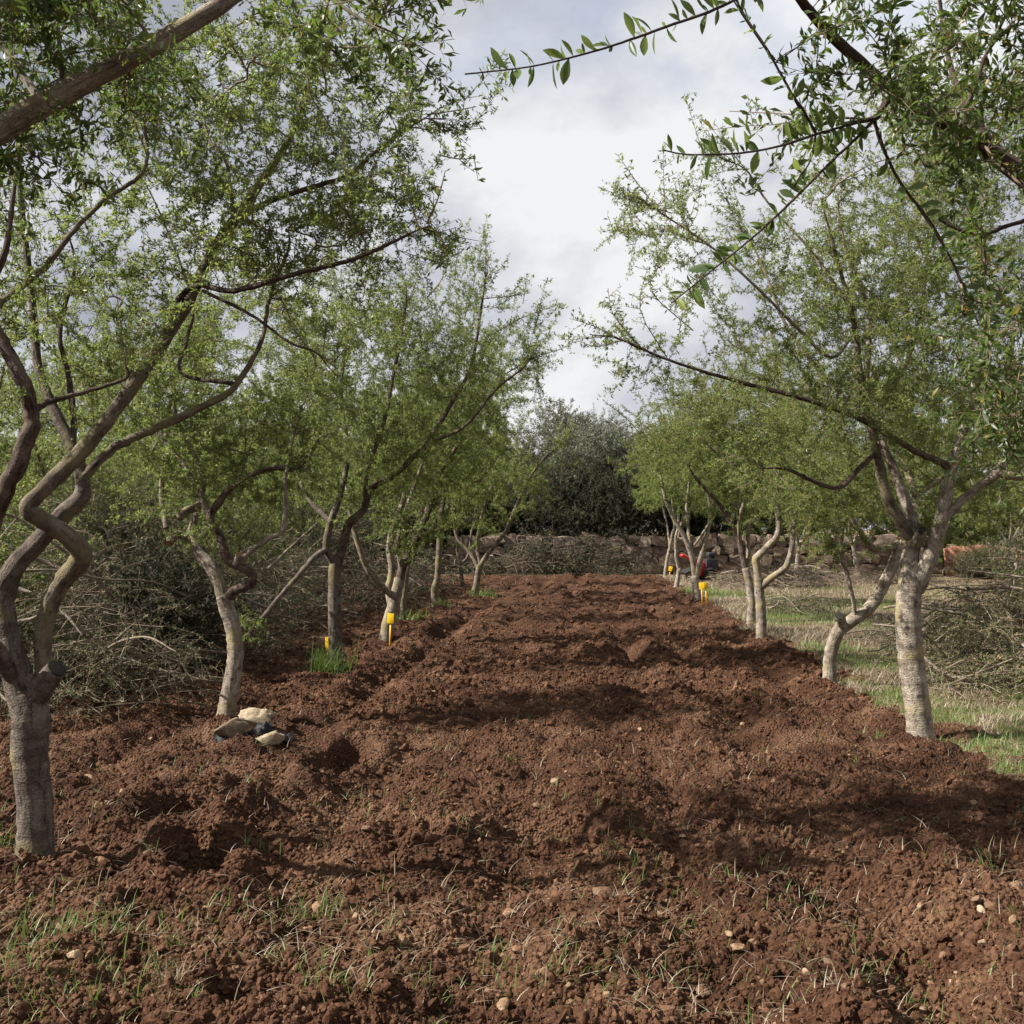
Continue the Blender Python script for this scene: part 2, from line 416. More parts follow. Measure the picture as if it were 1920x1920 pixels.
# ------------------------------------------------------------------ tubes, leaves
def catmull(pts, n_per):
    pts = np.asarray(pts, float)
    p = np.vstack([2 * pts[0] - pts[1], pts, 2 * pts[-1] - pts[-2]])
    out = []
    for i in range(1, len(p) - 2):
        t = np.linspace(0, 1, n_per, endpoint=False)[:, None]
        a, b, c, d = p[i - 1], p[i], p[i + 1], p[i + 2]
        out.append(0.5 * ((2 * b) + (-a + c) * t + (2 * a - 5 * b + 4 * c - d) * t ** 2 + (-a + 3 * b - 3 * c + d) * t ** 3))
    out.append(pts[-1:])
    return np.vstack(out)

def frames(pts):
    T = np.gradient(pts, axis=0); T = unit(T)
    N = np.zeros_like(T)
    ref = np.array([1.0, 0, 0]) if abs(T[0][0]) < 0.8 else np.array([0, 1.0, 0])
    n = ref - T[0] * np.dot(ref, T[0]); n /= np.linalg.norm(n)
    for i in range(len(pts)):
        n = n - T[i] * np.dot(n, T[i]); n /= (np.linalg.norm(n) + 1e-9); N[i] = n
    return T, N, np.cross(T, N)

def limb_mesh(name, nodes, mat, sides=12, n_per=6, knob=0.09, seed=0, cap=False, flare=False):
    """nodes rows: x,y,z,r"""
    nodes = np.asarray(nodes, float)
    c = catmull(nodes, n_per)
    pts, rad = c[:, :3].copy(), np.clip(c[:, 3], 0.0015, None)
    T, N, B = frames(pts)
    if knob > 0:
        kk = np.arange(len(pts)) * .83 + seed * 5.7
        wv = rad * (.32 if rad[0] < .045 else .10) * np.minimum(1, np.arange(len(pts)) / 4)
        pts = pts + N * (perlin(kk, kk * 0 + 3.3 + seed) * wv)[:, None] + B * (perlin(kk + 40, kk * 0 + 8.1 + seed) * wv)[:, None]
    ln = np.concatenate([[0], np.cumsum(np.linalg.norm(np.diff(pts, axis=0), axis=1))])
    a = np.linspace(0, 2 * np.pi, sides, endpoint=False)
    ca, sa = np.cos(a), np.sin(a)
    bump = perlin(ln[:, None] * 7 + seed * 3.1 + 1.5 * ca[None], 1.5 * sa[None] + seed) * knob * 1.4 + perlin(ln[:, None] * 22 + seed, 2.5 * ca[None] + 2.5 * sa[None]) * knob * 0.9
    rr = rad[:, None] * (1 + bump * np.where(rad > .06, .45, 1.0)[:, None])
    if flare:
        rr = rr * (1 + 0.42 * np.exp(-ln[:, None] / 0.085) * (1 + 0.4 * np.cos(3 * a[None] + seed)))
    V = pts[:, None, :] + rr[..., None] * (ca[None, :, None] * N[:, None, :] + sa[None, :, None] * B[:, None, :])
    bc = np.stack([np.repeat(ca[None] * 0.06, len(pts), 0), np.repeat(sa[None] * 0.06, len(pts), 0), np.repeat(ln[:, None], sides, 1) + seed * 1.37], -1)
    n = len(pts)
    idx = np.arange(n * sides).reshape(n, sides)
    q = np.stack([idx[:-1], np.roll(idx[:-1], -1, 1), np.roll(idx[1:], -1, 1), idx[1:]], -1).reshape(-1, 4)
    V = V.reshape(-1, 3); bc = bc.reshape(-1, 3)
    tip = len(V)
    V = np.vstack([V, pts[-1] + T[-1] * (rad[-1] * (0.15 if cap else 0.8))]); bc = np.vstack([bc, [0, 0, ln[-1]]])
    tr = np.stack([idx[-1], np.roll(idx[-1], -1), np.full(sides, tip)], -1)
    me = mesh_np(name, V, [q, tr], mat, True, {'bc': ('FLOAT_VECTOR', bc)})
    return me, pts, T, rad

def twig_arrays(polys, sides=3):
    """polys: list of (pts Kx3, r0, r1). returns verts, quads"""
    Vs, Qs, off = [], [], 0
    by = {}
    for p in polys: by.setdefault(len(p[0]), []).append(p)
    a = np.linspace(0, 2 * np.pi, sides, endpoint=False)
    for K, lst in by.items():
        Pn = np.array([p[0] for p in lst]); n = len(lst)
        r = np.array([np.linspace(p[1], p[2], K) for p in lst])
        T = unit(np.gradient(Pn, axis=1)) if K > 1 else None
        ref = np.where(np.abs(T[..., 2:3]) < 0.9, np.array([0, 0, 1.0]), np.array([1.0, 0, 0]))
        N = unit(np.cross(T, ref)); B = np.cross(T, N)
        V = Pn[:, :, None, :] + r[:, :, None, None] * (np.cos(a)[None, None, :, None] * N[:, :, None] + np.sin(a)[None, None, :, None] * B[:, :, None])
        idx = np.arange(n * K * sides).reshape(n, K, sides) + off
        q = np.stack([idx[:, :-1], np.roll(idx[:, :-1], -1, 2), np.roll(idx[:, 1:], -1, 2), idx[:, 1:]], -1).reshape(-1, 4)
        Vs.append(V.reshape(-1, 3)); Qs.append(q); off += n * K * sides
    return np.vstack(Vs), np.vstack(Qs)

def leaf_arrays(pos, dr, nr, ln, wd, rnd, fold=False):
    dr = unit(dr); nr = unit(nr - dr * np.sum(nr * dr, -1, keepdims=True)); sd = np.cross(dr, nr)
    ln = ln[:, None]; wd = wd[:, None]
    base = pos; tip = pos + dr * ln - nr * ln * 0.10
    lf = pos + dr * ln * 0.58 + sd * wd * 0.5 + nr * wd * 0.12; rt = pos + dr * ln * 0.58 - sd * wd * 0.5 + nr * wd * 0.12
    n = len(pos)
    if fold:
        mid = pos + dr * ln * 0.55
        lo = pos + dr * ln * 0.22 + sd * wd * 0.22; ro = pos + dr * ln * 0.22 - sd * wd * 0.22
        V = np.stack([base, lo, lf, tip, rt, ro, mid], 1).reshape(-1, 3)
        i = np.arange(n)[:, None] * 7
        f = np.concatenate([i + np.array([0, 1, 6]), i + np.array([1, 2, 6]), i + np.array([2, 3, 6]), i + np.array([3, 4, 6]), i + np.array([4, 5, 6]), i + np.array([5, 0, 6])])
        return V, f, np.repeat(rnd, 7)
    V = np.stack([base, lf, tip, rt], 1).reshape(-1, 3)
    f = np.arange(n)[:, None] * 4 + np.array([0, 1, 2, 3])
    return V, f, np.repeat(rnd, 4)

def leaves_on(polys, rng, spacing, per, llen, skip=0.0, up=0.35):
    """clusters of leaves on short spurs along every twig polyline"""
    pos, dr = [], []
    for pts, r0, r1 in polys:
        seg = np.linalg.norm(np.diff(pts, axis=0), axis=1); tot = seg.sum()
        n = max(2, int(tot * (1 - skip) / spacing))
        t = skip + (1 - skip) * (np.arange(n) + rng.uniform(0, 1, n)) / n
        cum = np.concatenate([[0], np.cumsum(seg)]) / tot
        p = np.stack([np.interp(t, cum, pts[:, k]) for k in range(3)], -1)
        tg = unit(pts[-1] - pts[0])
        d = rng.normal(size=(n, 3)); d = d - tg * (d @ tg)[:, None]; d = unit(d)
        d[:, 2] += up * 0.5
        kk = rng.integers(per[0], per[1] + 1, n)
        p = np.repeat(p, kk, 0); d = np.repeat(d, kk, 0)
        d = d + 0.55 * rng.normal(size=d.shape) + tg * rng.uniform(0.1, 0.9, (len(d), 1))
        pos.append(p); dr.append(d)
    pos = np.vstack(pos); dr = unit(np.vstack(dr)); n = len(pos)
    nr = rng.normal(size=(n, 3)) * 0.75 + np.array([0, 0, 0.9])
    ln = llen * rng.uniform(0.55, 1.25, n); wd = ln * rng.uniform(0.22, 0.35, n)
    return pos, dr, nr, ln, wd

def rand_in(rng, n, shell=0.35):
    v = unit(rng.normal(size=(n, 3)))
    return v * (rng.uniform(shell ** 3, 1, (n, 1)) ** (1 / 3))

def grow(rng, NP, NT_, ells, n_branch, n_twig, br_r=0.010, tw_r=0.0035, maxlen=0.75):
    """reach out from skeleton nodes to random points of the crown volume"""
    NP = np.asarray(NP); NTg = np.asarray(NT_)
    vol = np.array([e[1][0] * e[1][1] * e[1][2] * e[2] for e in ells]); pr = vol / vol.sum()
    def targets(n):
        nc = max(6, n // 8)
        k = rng.choice(len(ells), nc, p=pr)
        c = np.array([ells[i][0] for i in k]); r = np.array([ells[i][1] for i in k])
        cc = c + r * rand_in(rng, nc)
        j = rng.integers(0, nc, n)
        return cc[j] + rng.normal(size=(n, 3)) * np.minimum(.17, r[j] * .55)
        k = rng.choice(len(ells), n, p=pr)
        c = np.array([ells[i][0] for i in k]); r = np.array([ells[i][1] for i in k])
        return c + r * rand_in(rng, n)
    branches, twigs = [], []
    def reach(tg, r0, r1, K, store, wig, rmax):
        nonlocal NP, NTg
        order = np.argsort(np.min(np.linalg.norm(tg[:, None] - NP[None, ::3], axis=2), axis=1))
        for i in order:
            t = tg[i]
            d = np.linalg.norm(NP - t, axis=1)
            j = int(np.argmin(d)); D = d[j]
            if D < 0.06: continue
            a = NP[j]
            if D > rmax: t = a + (t - a) * rmax / D * rng.uniform(0.8, 1.1); D = np.linalg.norm(t - a)
            c1 = a + (NTg[j] * 0.6 + rng.normal(size=3) * 0.25) * D * 0.45
            s = np.linspace(0, 1, K)[:, None]
            p = (1 - s) ** 2 * a + 2 * s * (1 - s) * c1 + s * s * t
            p[1:-1] += rng.normal(size=(K - 2, 3)) * wig * D
            sc = min(1.0, 0.4 + D)
            store.append((p, r0 * sc, r1))
            NP = np.vstack([NP, p[1:]]); g = unit(np.gradient(p, axis=0)); NTg = np.vstack([NTg, g[1:]])
    if n_branch: reach(targets(n_branch), br_r, tw_r, 7, branches, 0.02, 2.2)
    if n_twig: reach(targets(n_twig), tw_r, tw_r * 0.35, 5, twigs, 0.018, maxlen)
    return branches, twigs

def spurs(rng, twigs, every, lo, hi, r):
    out = []
    for pts, r0, r1 in twigs:
        L_ = np.linalg.norm(pts[-1] - pts[0]); n = int(L_ / every * rng.uniform(0.6, 1.4))
        if n < 1: continue
        tg = unit(pts[-1] - pts[0])
        for t in rng.uniform(0.15, 0.97, n):
            f = t * (len(pts) - 1); i = min(int(f), len(pts) - 2); a = pts[i] + (pts[i + 1] - pts[i]) * (f - i)
            d = rng.normal(size=3); d -= tg * d.dot(tg); d = unit(d) + tg * rng.uniform(0.1, 0.7)
            l = rng.uniform(lo, hi)
            b = a + unit(d) * l
            out.append((np.array([a, (a + b) / 2 + rng.normal(size=3) * l * 0.04, b]), r * 0.7, r * 0.25))
    return out

def dir_euler(d, rng, roll=0.7):
    d = unit(np.asarray(d, float)); n = len(d)
    up = np.array([0, 0, 1.0]) + rng.normal(size=(n, 3)) * 0.35
    b = unit(up - d * np.sum(up * d, -1, keepdims=True)); c = np.cross(b, d)
    Rm = np.stack([d, c, b], -1)
    return np.stack([np.arctan2(Rm[:, 2, 1], Rm[:, 2, 2]), -np.arcsin(np.clip(Rm[:, 2, 0], -1, 1)), np.arctan2(Rm[:, 1, 0], Rm[:, 0, 0])], -1)

_GN = {}
def instances(name, pts, rot, scl, pick, hid, parent=None):
    m = len(pts)
    me = bpy.data.meshes.new(name)
    me.vertices.add(m); me.vertices.foreach_set('co', np.asarray(pts, dtype=np.float32).ravel())
    a = me.attributes.new('scl', 'FLOAT_VECTOR', 'POINT'); a.data.foreach_set('vector', np.asarray(scl, dtype=np.float32).ravel())
    a = me.attributes.new('rot', 'FLOAT_VECTOR', 'POINT'); a.data.foreach_set('vector', np.asarray(rot, dtype=np.float32).ravel())
    a = me.attributes.new('pick', 'INT', 'POINT'); a.data.foreach_set('value', np.asarray(pick, dtype=np.int32))
    o = mobj(name, me, parent); o['kind'] = 'stuff'
    g = _GN.get(hid.name)
    if g is None:
        g = bpy.data.node_groups.new(hid.name, 'GeometryNodeTree')
        g.interface.new_socket('Geometry', in_out='INPUT', socket_type='NodeSocketGeometry'); g.interface.new_socket('Geometry', in_out='OUTPUT', socket_type='NodeSocketGeometry')
        gi, go = g.nodes.new('NodeGroupInput'), g.nodes.new('NodeGroupOutput')
        ci = g.nodes.new('GeometryNodeCollectionInfo'); ci.inputs['Collection'].default_value = hid; ci.inputs['Separate Children'].default_value = True; ci.inputs['Reset Children'].default_value = True
        iop = g.nodes.new('GeometryNodeInstanceOnPoints'); iop.inputs['Pick Instance'].default_value = True
        def na(nm, dt):
            q = g.nodes.new('GeometryNodeInputNamedAttribute'); q.data_type = dt; q.inputs['Name'].default_value = nm; return q.outputs['Attribute']
        e2r = g.nodes.new('FunctionNodeEulerToRotation')
        lk = g.links.new
        lk(gi.outputs[0], iop.inputs['Points']); lk(ci.outputs[0], iop.inputs['Instance']); lk(na('pick', 'INT'), iop.inputs['Instance Index'])
        lk(na('rot', 'FLOAT_VECTOR'), e2r.inputs[0]); lk(e2r.outputs[0], iop.inputs['Rotation']); lk(na('scl', 'FLOAT_VECTOR'), iop.inputs['Scale']); lk(iop.outputs[0], go.inputs[0])
        _GN[hid.name] = g
    md = o.modifiers.new('scatter', 'NODES'); md.node_group = g
    return o

_SPRAY = {}
NSPRAY = 7
def sprays_of(leafmat, llen, length=0.40, fold=False, tw_r=0.0028, woodmat=None, dens=1.0):
    """collection of leafy twigs that grow along +X"""
    key = (leafmat.name, round(llen, 4), length, fold)
    if key in _SPRAY: return _SPRAY[key]
    hid = bpy.data.collections.new('leafy_twigs_%s_%d' % (leafmat.name, len(_SPRAY)))
    rng = np.random.default_rng(900 + len(_SPRAY))
    for i in range(NSPRAY):
        k = np.linspace(0, 1, 6)[:, None]
        p = k * np.array([length * rng.uniform(.8, 1.1), 0, 0]) + (k ** 2) * rng.normal(size=3) * length * np.array([0, .13, .13]) + rng.normal(size=(6, 3)) * length * .012 * k
        main = [(p, tw_r, tw_r * .35)]
        sp = spurs(rng, main, length * .085, length * .05, length * .22, tw_r * .8)
        V, Q = twig_arrays(main + sp, 3)
        pos, dr, nr, ln, wd = leaves_on(main + sp, rng, llen * .62 / dens, (1, 3), llen)
        V2, F2, rn = leaf_arrays(pos, dr, nr, ln, wd, rng.uniform(0, 1, len(pos)), fold)
        fl = [Q, F2 + len(V)]
        me = mesh_np('leafy_twig', np.vstack([V, V2]), fl, woodmat or M_TWIG, False, {'rnd': ('FLOAT', np.concatenate([np.zeros(len(V)), rn]))})
        me.materials.append(leafmat)
        mi = np.zeros(len(Q) + len(F2), np.int32); mi[len(Q):] = 1
        me.polygons.foreach_set('material_index', mi)
        hid.objects.link(bpy.data.objects.new('leafy_twig', me))
    _SPRAY[key] = hid
    return hid

def spray_points(rng, twigs, per_tw, length):
    pos, d, s = [], [], []
    for p, r0, r1 in twigs:
        v = p[-1] - p[0]; L_ = np.linalg.norm(v); tg = v / (L_ + 1e-9)
        pos.append(p[len(p) // 2] if L_ > length * 1.2 else p[0]); d.append(p[-1] - pos[-1]); s.append(np.clip((L_ if L_ <= length * 1.2 else L_ * .55) / length, .65, 1.25))
        for _ in range(per_tw):
            t = rng.uniform(.1, .95); f = t * (len(p) - 1); i = min(int(f), len(p) - 2); a = p[i] + (p[i + 1] - p[i]) * (f - i)
            q = rng.normal(size=3); q -= tg * q.dot(tg); q = unit(q) + tg * rng.uniform(.2, 1.1) + np.array([0, 0, .15])
            pos.append(a); d.append(q); s.append(rng.uniform(.45, .85))
    return np.array(pos), np.array(d), np.array(s)

GROUP_L, GROUP_R = 'orchard trees left of the ploughed strip', 'orchard trees right of the ploughed strip'

def orchard_tree(label, base, d, trunk, limbs, crown, n_branch, n_twig, llen, spacing=0.016, per=(1, 3), group=None, seed=0,
                 bark=None, lichen=None, leafmat=None, fold=False, spur=(0.10, 0.04, 0.13), stumps=(), shoots=(), name='orchard_tree', world=False, per_tw=1, tw_r=0.0035, sides=12, end_tw=7, n_shoot=34):
    """trunk / limbs: rows (px, py, depth offset, radius in photo px). crown rows: (px, py, rx px, ry px, depth offset, depth radius m, weight)"""
    rng = np.random.default_rng(1000 + seed)
    bark = bark or M_BARK; leafmat = leafmat or M_LEAF
    def conv(rows):
        if world: return np.array([[r[0], r[1], r[2], r[3]] for r in rows], float)
        return np.array([list(P(r[0], r[1], d + r[2])) + [r[3] * (d + r[2]) / F] for r in rows], float)
    tr = conv(trunk)
    zb = hz(tr[0][0], tr[0][1]); org = np.array([tr[0][0], tr[0][1], zb])
    root = empty(name, org)
    tag(root, label, 'tree', group)
    tr[0][2] = min(tr[0][2], zb) - 0.06
    me, pts, T, rad = limb_mesh('trunk', tr - np.array(list(org) + [0]), bark, sides + 4, 8, 0.085, seed, flare=True)
    mobj('trunk', me, root)
    NPs, NTs, ends = [], [], []
    for k, lb in enumerate(limbs):
        mt = bark; cap = False
        if isinstance(lb, dict):
            mt = lb.get('mat', bark); cap = lb.get('cap', False); rows = lb['p']
        else: rows = lb
        nd = conv(rows)
        if not cap and nd[-1, 3] > .003: nd = np.vstack([nd, np.append(nd[-1, :3] + (nd[-1, :3] - nd[-2, :3]) * .5 + rng.normal(size=3) * .04, .0025)])
        me, pts, T, rad = limb_mesh('limb', nd - np.array(list(org) + [0]), mt, sides if rad.max() > 0.012 else 8, 6, 0.10, seed * 7 + k + 1, cap)
        mobj('limb', me, root)
        if not cap:
            s = int(len(pts) * 0.25)
            NPs.append(pts[s:] + org); NTs.append(T[s:])
            ends.append((pts[int(len(pts) * .72):] + org, T[int(len(pts) * .72):]))
    for (rows, cm) in stumps:
        nd = conv(rows)
        me, pts, T, rad = limb_mesh('pruned_stump', nd - np.array(list(org) + [0]), bark, 12, 5, 0.06, seed + 50, True)
        so = mobj('pruned_stump', me, root)
        ring = np.linspace(0, 2 * np.pi, 14, endpoint=False)
        _, N, B = frames(pts)
        c = pts[-1] + T[-1] * rad[-1] * 0.2; rr = rad[-1] * 0.96
        V = np.vstack([[c + T[-1] * rad[-1] * 0.04], c + rr * (np.cos(ring)[:, None] * N[-1] + np.sin(ring)[:, None] * B[-1])])
        fc = np.stack([np.zeros(14, int), 1 + np.arange(14), 1 + (np.arange(14) + 1) % 14], -1)
        mobj('cut_face', mesh_np('cut_face', V, fc, cm, False), so)
    NP_, NT_ = np.vstack(NPs), np.vstack(NTs)
    ells = []
    for c in crown:
        if world: ells.append((np.array(c[:3]), np.array(c[3:6]), c[6]))
        else:
            dd = d + c[4]
            ells.append((P(c[0], c[1], dd), np.array([c[2] * dd / F, c[5], c[3] * dd / F]), c[6] if len(c) > 6 else 1.0))
    branches, twigs = grow(rng, NP_, NT_, ells, n_branch, n_twig, tw_r=tw_r)
    for ep, et in ends:
        for _ in range(end_tw):
            i = int(rng.integers(len(ep))); l = rng.uniform(.14, .36)
            q = unit(et[i] * .8 + rng.normal(size=3) * .6 + np.array([0, 0, .25]))
            k = np.linspace(0, 1, 5)[:, None]
            twigs.append((ep[i] + q * l * k + rng.normal(size=3) * .05 * k * k, tw_r, tw_r * .4))
    if branches:
        V, Q = twig_arrays([(p - org, a, b) for p, a, b in branches], 5)
        mobj('branches', mesh_np('branches', V, Q, M_TWIG), root)['kind'] = 'stuff'
    V, Q = twig_arrays([(p - org, a, b) for p, a, b in twigs], 3)
    mobj('twigs', mesh_np('twigs', V, Q, M_TWIG), root)['kind'] = 'stuff'
    slen = 0.34 if llen < .035 else 0.42
    hid = sprays_of(leafmat, llen, slen, fold, tw_r * .8, dens=1.35)
    ps, dr, sc = spray_points(rng, twigs, per_tw, slen)
    bp_, bd_, bs_ = spray_points(rng, [(p[3:], a, b) for p, a, b in branches], per_tw * 2, slen) if branches else (np.zeros((0, 3)),) * 2 + (np.zeros(0),)
    ps = np.vstack([ps, bp_]); dr = np.vstack([dr, bd_]); sc = np.concatenate([sc, bs_])
    instances('crown', ps - org, dir_euler(dr, rng), np.repeat(sc[:, None], 3, 1), rng.integers(0, NSPRAY, len(ps)), hid, root)
    if shoots or n_shoot:
        sh = []
        tips = np.array([t[0][-1] for t in twigs]); cen = tips.mean(0); hi = np.argsort(-(tips[:, 2] + .35 * np.linalg.norm(tips[:, :2] - cen[:2], axis=1)))[:max(4, len(tips) // 4)]
        for j in rng.choice(hi, min(n_shoot, len(hi)), replace=False):
            q = unit(unit(tips[j] - cen) * .55 + np.array([0, 0, .75]) + rng.normal(size=3) * .25); l = rng.uniform(.22, .62)
            k = np.linspace(0, 1, 6)[:, None]; sh.append((tips[j] - org + q * l * k + rng.normal(size=3) * .03 * k * k, tw_r * .8, tw_r * .3))
        for rows in shoots:
            c = catmull(conv(rows), 3); sh.append((c[:, :3] - org, c[0, 3], c[-1, 3]))
        sp = spurs(rng, sh, .05, .03, .13, tw_r)
        V, Q = twig_arrays(sh + sp, 4)
        mobj('shoots', mesh_np('shoots', V, Q, M_TWIG), root)['kind'] = 'stuff'
        pos, dr, nr, ln, wd = leaves_on(sh + sp, rng, llen * .6, (1, 3), llen)
        V, Fc, rn = leaf_arrays(pos, dr, nr, ln, wd, rng.uniform(0, 1, len(pos)), fold)
        mobj('shoot_leaves', mesh_np('shoot_leaves', V, Fc, leafmat, False, {'rnd': ('FLOAT', rn)}), root)['kind'] = 'stuff'
    pos = ps
    STATS.append((label, len(twigs), len(pos)))
    return root
STATS = []

# ------------------------------------------------------------------ the dry stone wall and the clay-coloured wall
def rock_mesh(name, seed, mat, boxy=0.0, sub=2, jag=0.28, flat=0.8, facet=False, grit=0.0, cuts=0):
    """lumpy stone about 1 unit across"""
    import bmesh
    bm = bmesh.new()
    if boxy:
        bmesh.ops.create_cube(bm, size=1.0)
        bmesh.ops.subdivide_edges(bm, edges=bm.edges[:], cuts=2, use_grid_fill=True)
    else:
        bmesh.ops.create_icosphere(bm, subdivisions=sub, radius=0.5)
    off = Vector((seed * 7.31, seed * 3.17, seed * 1.93))
    rc = random.Random(seed)
    planes = [(Vector((rc.gauss(0, 1), rc.gauss(0, 1), rc.gauss(0, 1))).normalized(), rc.uniform(.26, .40)) for _ in range(cuts)]
    for v in bm.verts:
        c = v.co.copy()
        if boxy:
            s = c.normalized() * 0.62
            c = c.lerp(s, 1 - boxy)
        n = mnoise.noise(c * 1.9 + off) * jag + mnoise.noise(c * 4.3 + off) * jag * 0.45
        if grit: n += grit * (mnoise.noise(c * 6.5 + off) + .7 * mnoise.noise(c * 13.0 + off))
        c = c * (1 + n)
        if not boxy:
            c.z *= flat
            pl_ = Vector((mnoise.noise(off), mnoise.noise(off + Vector((5, 0, 0))), 0.6)).normalized()
            q = c.dot(pl_)
            if q > 0.27: c -= pl_ * (q - 0.27) * 0.8
        for pn, ph in planes:
            q = c.dot(pn)
            if q > ph: c = c - pn * (q - ph) * .92
        v.co = c
    me = bpy.data.meshes.new(name); bm.to_mesh(me); bm.free()
    me.polygons.foreach_set('use_smooth', np.full(len(me.polygons), not facet))
    me.materials.append(mat)
    return me

def stone_wall():
    rng = random.Random(3)
    x0, x1, y, H = -2.2, 13.7, 36.0, 1.08
    root = empty('stone_wall', (4.6, y, 0))
    tag(root, 'low dry stone wall of grey-brown fieldstones closing off the end of the orchard', 'wall')
    var = [rock_mesh('stone', 40 + i, M_WALL, 0.86, jag=0.24, facet=True) for i in range(7)]
    V = []
    for x in np.linspace(x0, x1, 40):
        V += [(x - 4.6, -0.13, -0.1), (x - 4.6, -0.13, H - 0.10 + 0.04 * math.sin(x * 3)), (x - 4.6, 0.2, H - 0.10 + 0.04 * math.sin(x * 3)), (x - 4.6, 0.2, -0.1)]
    Q = []
    for i in range(39):
        for k in range(3): Q.append((i * 4 + k, i * 4 + k + 4, i * 4 + k + 5, i * 4 + k + 1))
    mobj('core', mesh_np('core', np.array(V), np.array(Q), mat_plain('wall_fill', (0.10, 0.075, 0.055), 0.95, 0.1, 0.3)), root)
    z = 0.0; row = 0
    while z < H - 0.1:
        h = rng.uniform(0.30, 0.40) if row < 2 else rng.uniform(0.20, 0.34)
        x = x0 + rng.uniform(0, 0.2)
        while x < x1:
            w = rng.choice((.28, .36, .45, .55, .75)) * rng.uniform(.9, 1.15)
            o = mobj('stone', var[rng.randrange(7)], root, (x + w / 2 - 4.6, -0.10 + rng.uniform(-0.04, 0.04), z + h / 2 + rng.uniform(-0.03, 0.03)))
            o.scale = (w * 0.98, 0.34, h * rng.uniform(0.75, 1.25)); o.rotation_euler = (rng.uniform(-.12, .12), rng.uniform(-.28, .28), rng.uniform(-.14, .14))
            x += w * rng.uniform(0.95, 1.03)
        z += h * 0.95; row += 1
stone_wall()

def box_arr(x0, x1, y0, y1, z0, z1):
    V = np.array([(x, y, z) for z in (z0, z1) for y in (y0, y1) for x in (x0, x1)], float)
    Q = np.array([(0, 2, 3, 1), (4, 5, 7, 6), (0, 1, 5, 4), (2, 6, 7, 3), (1, 3, 7, 5), (0, 4, 6, 2)])
    return V, Q
def clay_wall():
    m, nt, out = new_mat('terracotta_render'); T = NT(nt)
    geo = T.n('ShaderNodeNewGeometry').outputs['Position']
    a = T.n('ShaderNodeTexNoise', {'Vector': geo, 'Scale': 2.2, 'Detail': 7.0, 'Roughness': 0.65}).outputs['Fac']
    c = T.ramp(a, [(0.3, (0.13, 0.055, 0.034)), (0.45, (0.25, 0.105, 0.06)), (0.58, (0.30, 0.14, 0.085)), (0.7, (0.36, 0.23, 0.16))])
    bp = T.n('ShaderNodeBump', {'Height': a, 'Strength': 0.4, 'Distance': 0.03})
    b = T.n('ShaderNodeBsdfPrincipled', {'Base Color': c, 'Roughness': 0.92, 'Normal': bp.outputs['Normal']})
    nt.links.new(b.outputs[0], out.inputs['Surface'])
    root = empty('rendered_wall', (16.8, 34.0, 0))
    tag(root, 'low terracotta-coloured rendered wall beside the stone wall', 'wall')
    n = 36
    xs = np.linspace(-3.4, 5.6, n); V = []
    for i, x in enumerate(xs):
        zt = 0.92 + 0.05 * math.sin(x * 2.1) + 0.03 * math.sin(x * 7.7); dy = 0.04 * math.sin(x * 3.3)
        V += [(x, -0.14 + dy, -0.15), (x, -0.13 + dy, zt * 0.5), (x, -0.12 + dy, zt), (x, 0.14, zt), (x, 0.14, -0.15)]
    Q = [(i * 5 + k, i * 5 + k + 5, i * 5 + k + 6, i * 5 + k + 1) for i in range(n - 1) for k in range(4)]
    Q += [(0, 1, 2, 3), ]
    mobj('wall_panel', mesh_np('wall_panel', np.array(V), np.array(Q), m, False), root)
    Vb, Qb = box_arr(-1.25 + 0.35, -0.45 + 0.35, -0.24, 0.24, -0.15, 1.28)
    me = mesh_np('pillar', Vb, Qb, mat_plain('pillar_render', (0.33, 0.19, 0.11), 0.9, 0.15, 0.2), False)
    pil = mobj('pillar', me, root)
    bv = pil.modifiers.new('edge', 'BEVEL'); bv.width = 0.03; bv.segments = 2
clay_wall()

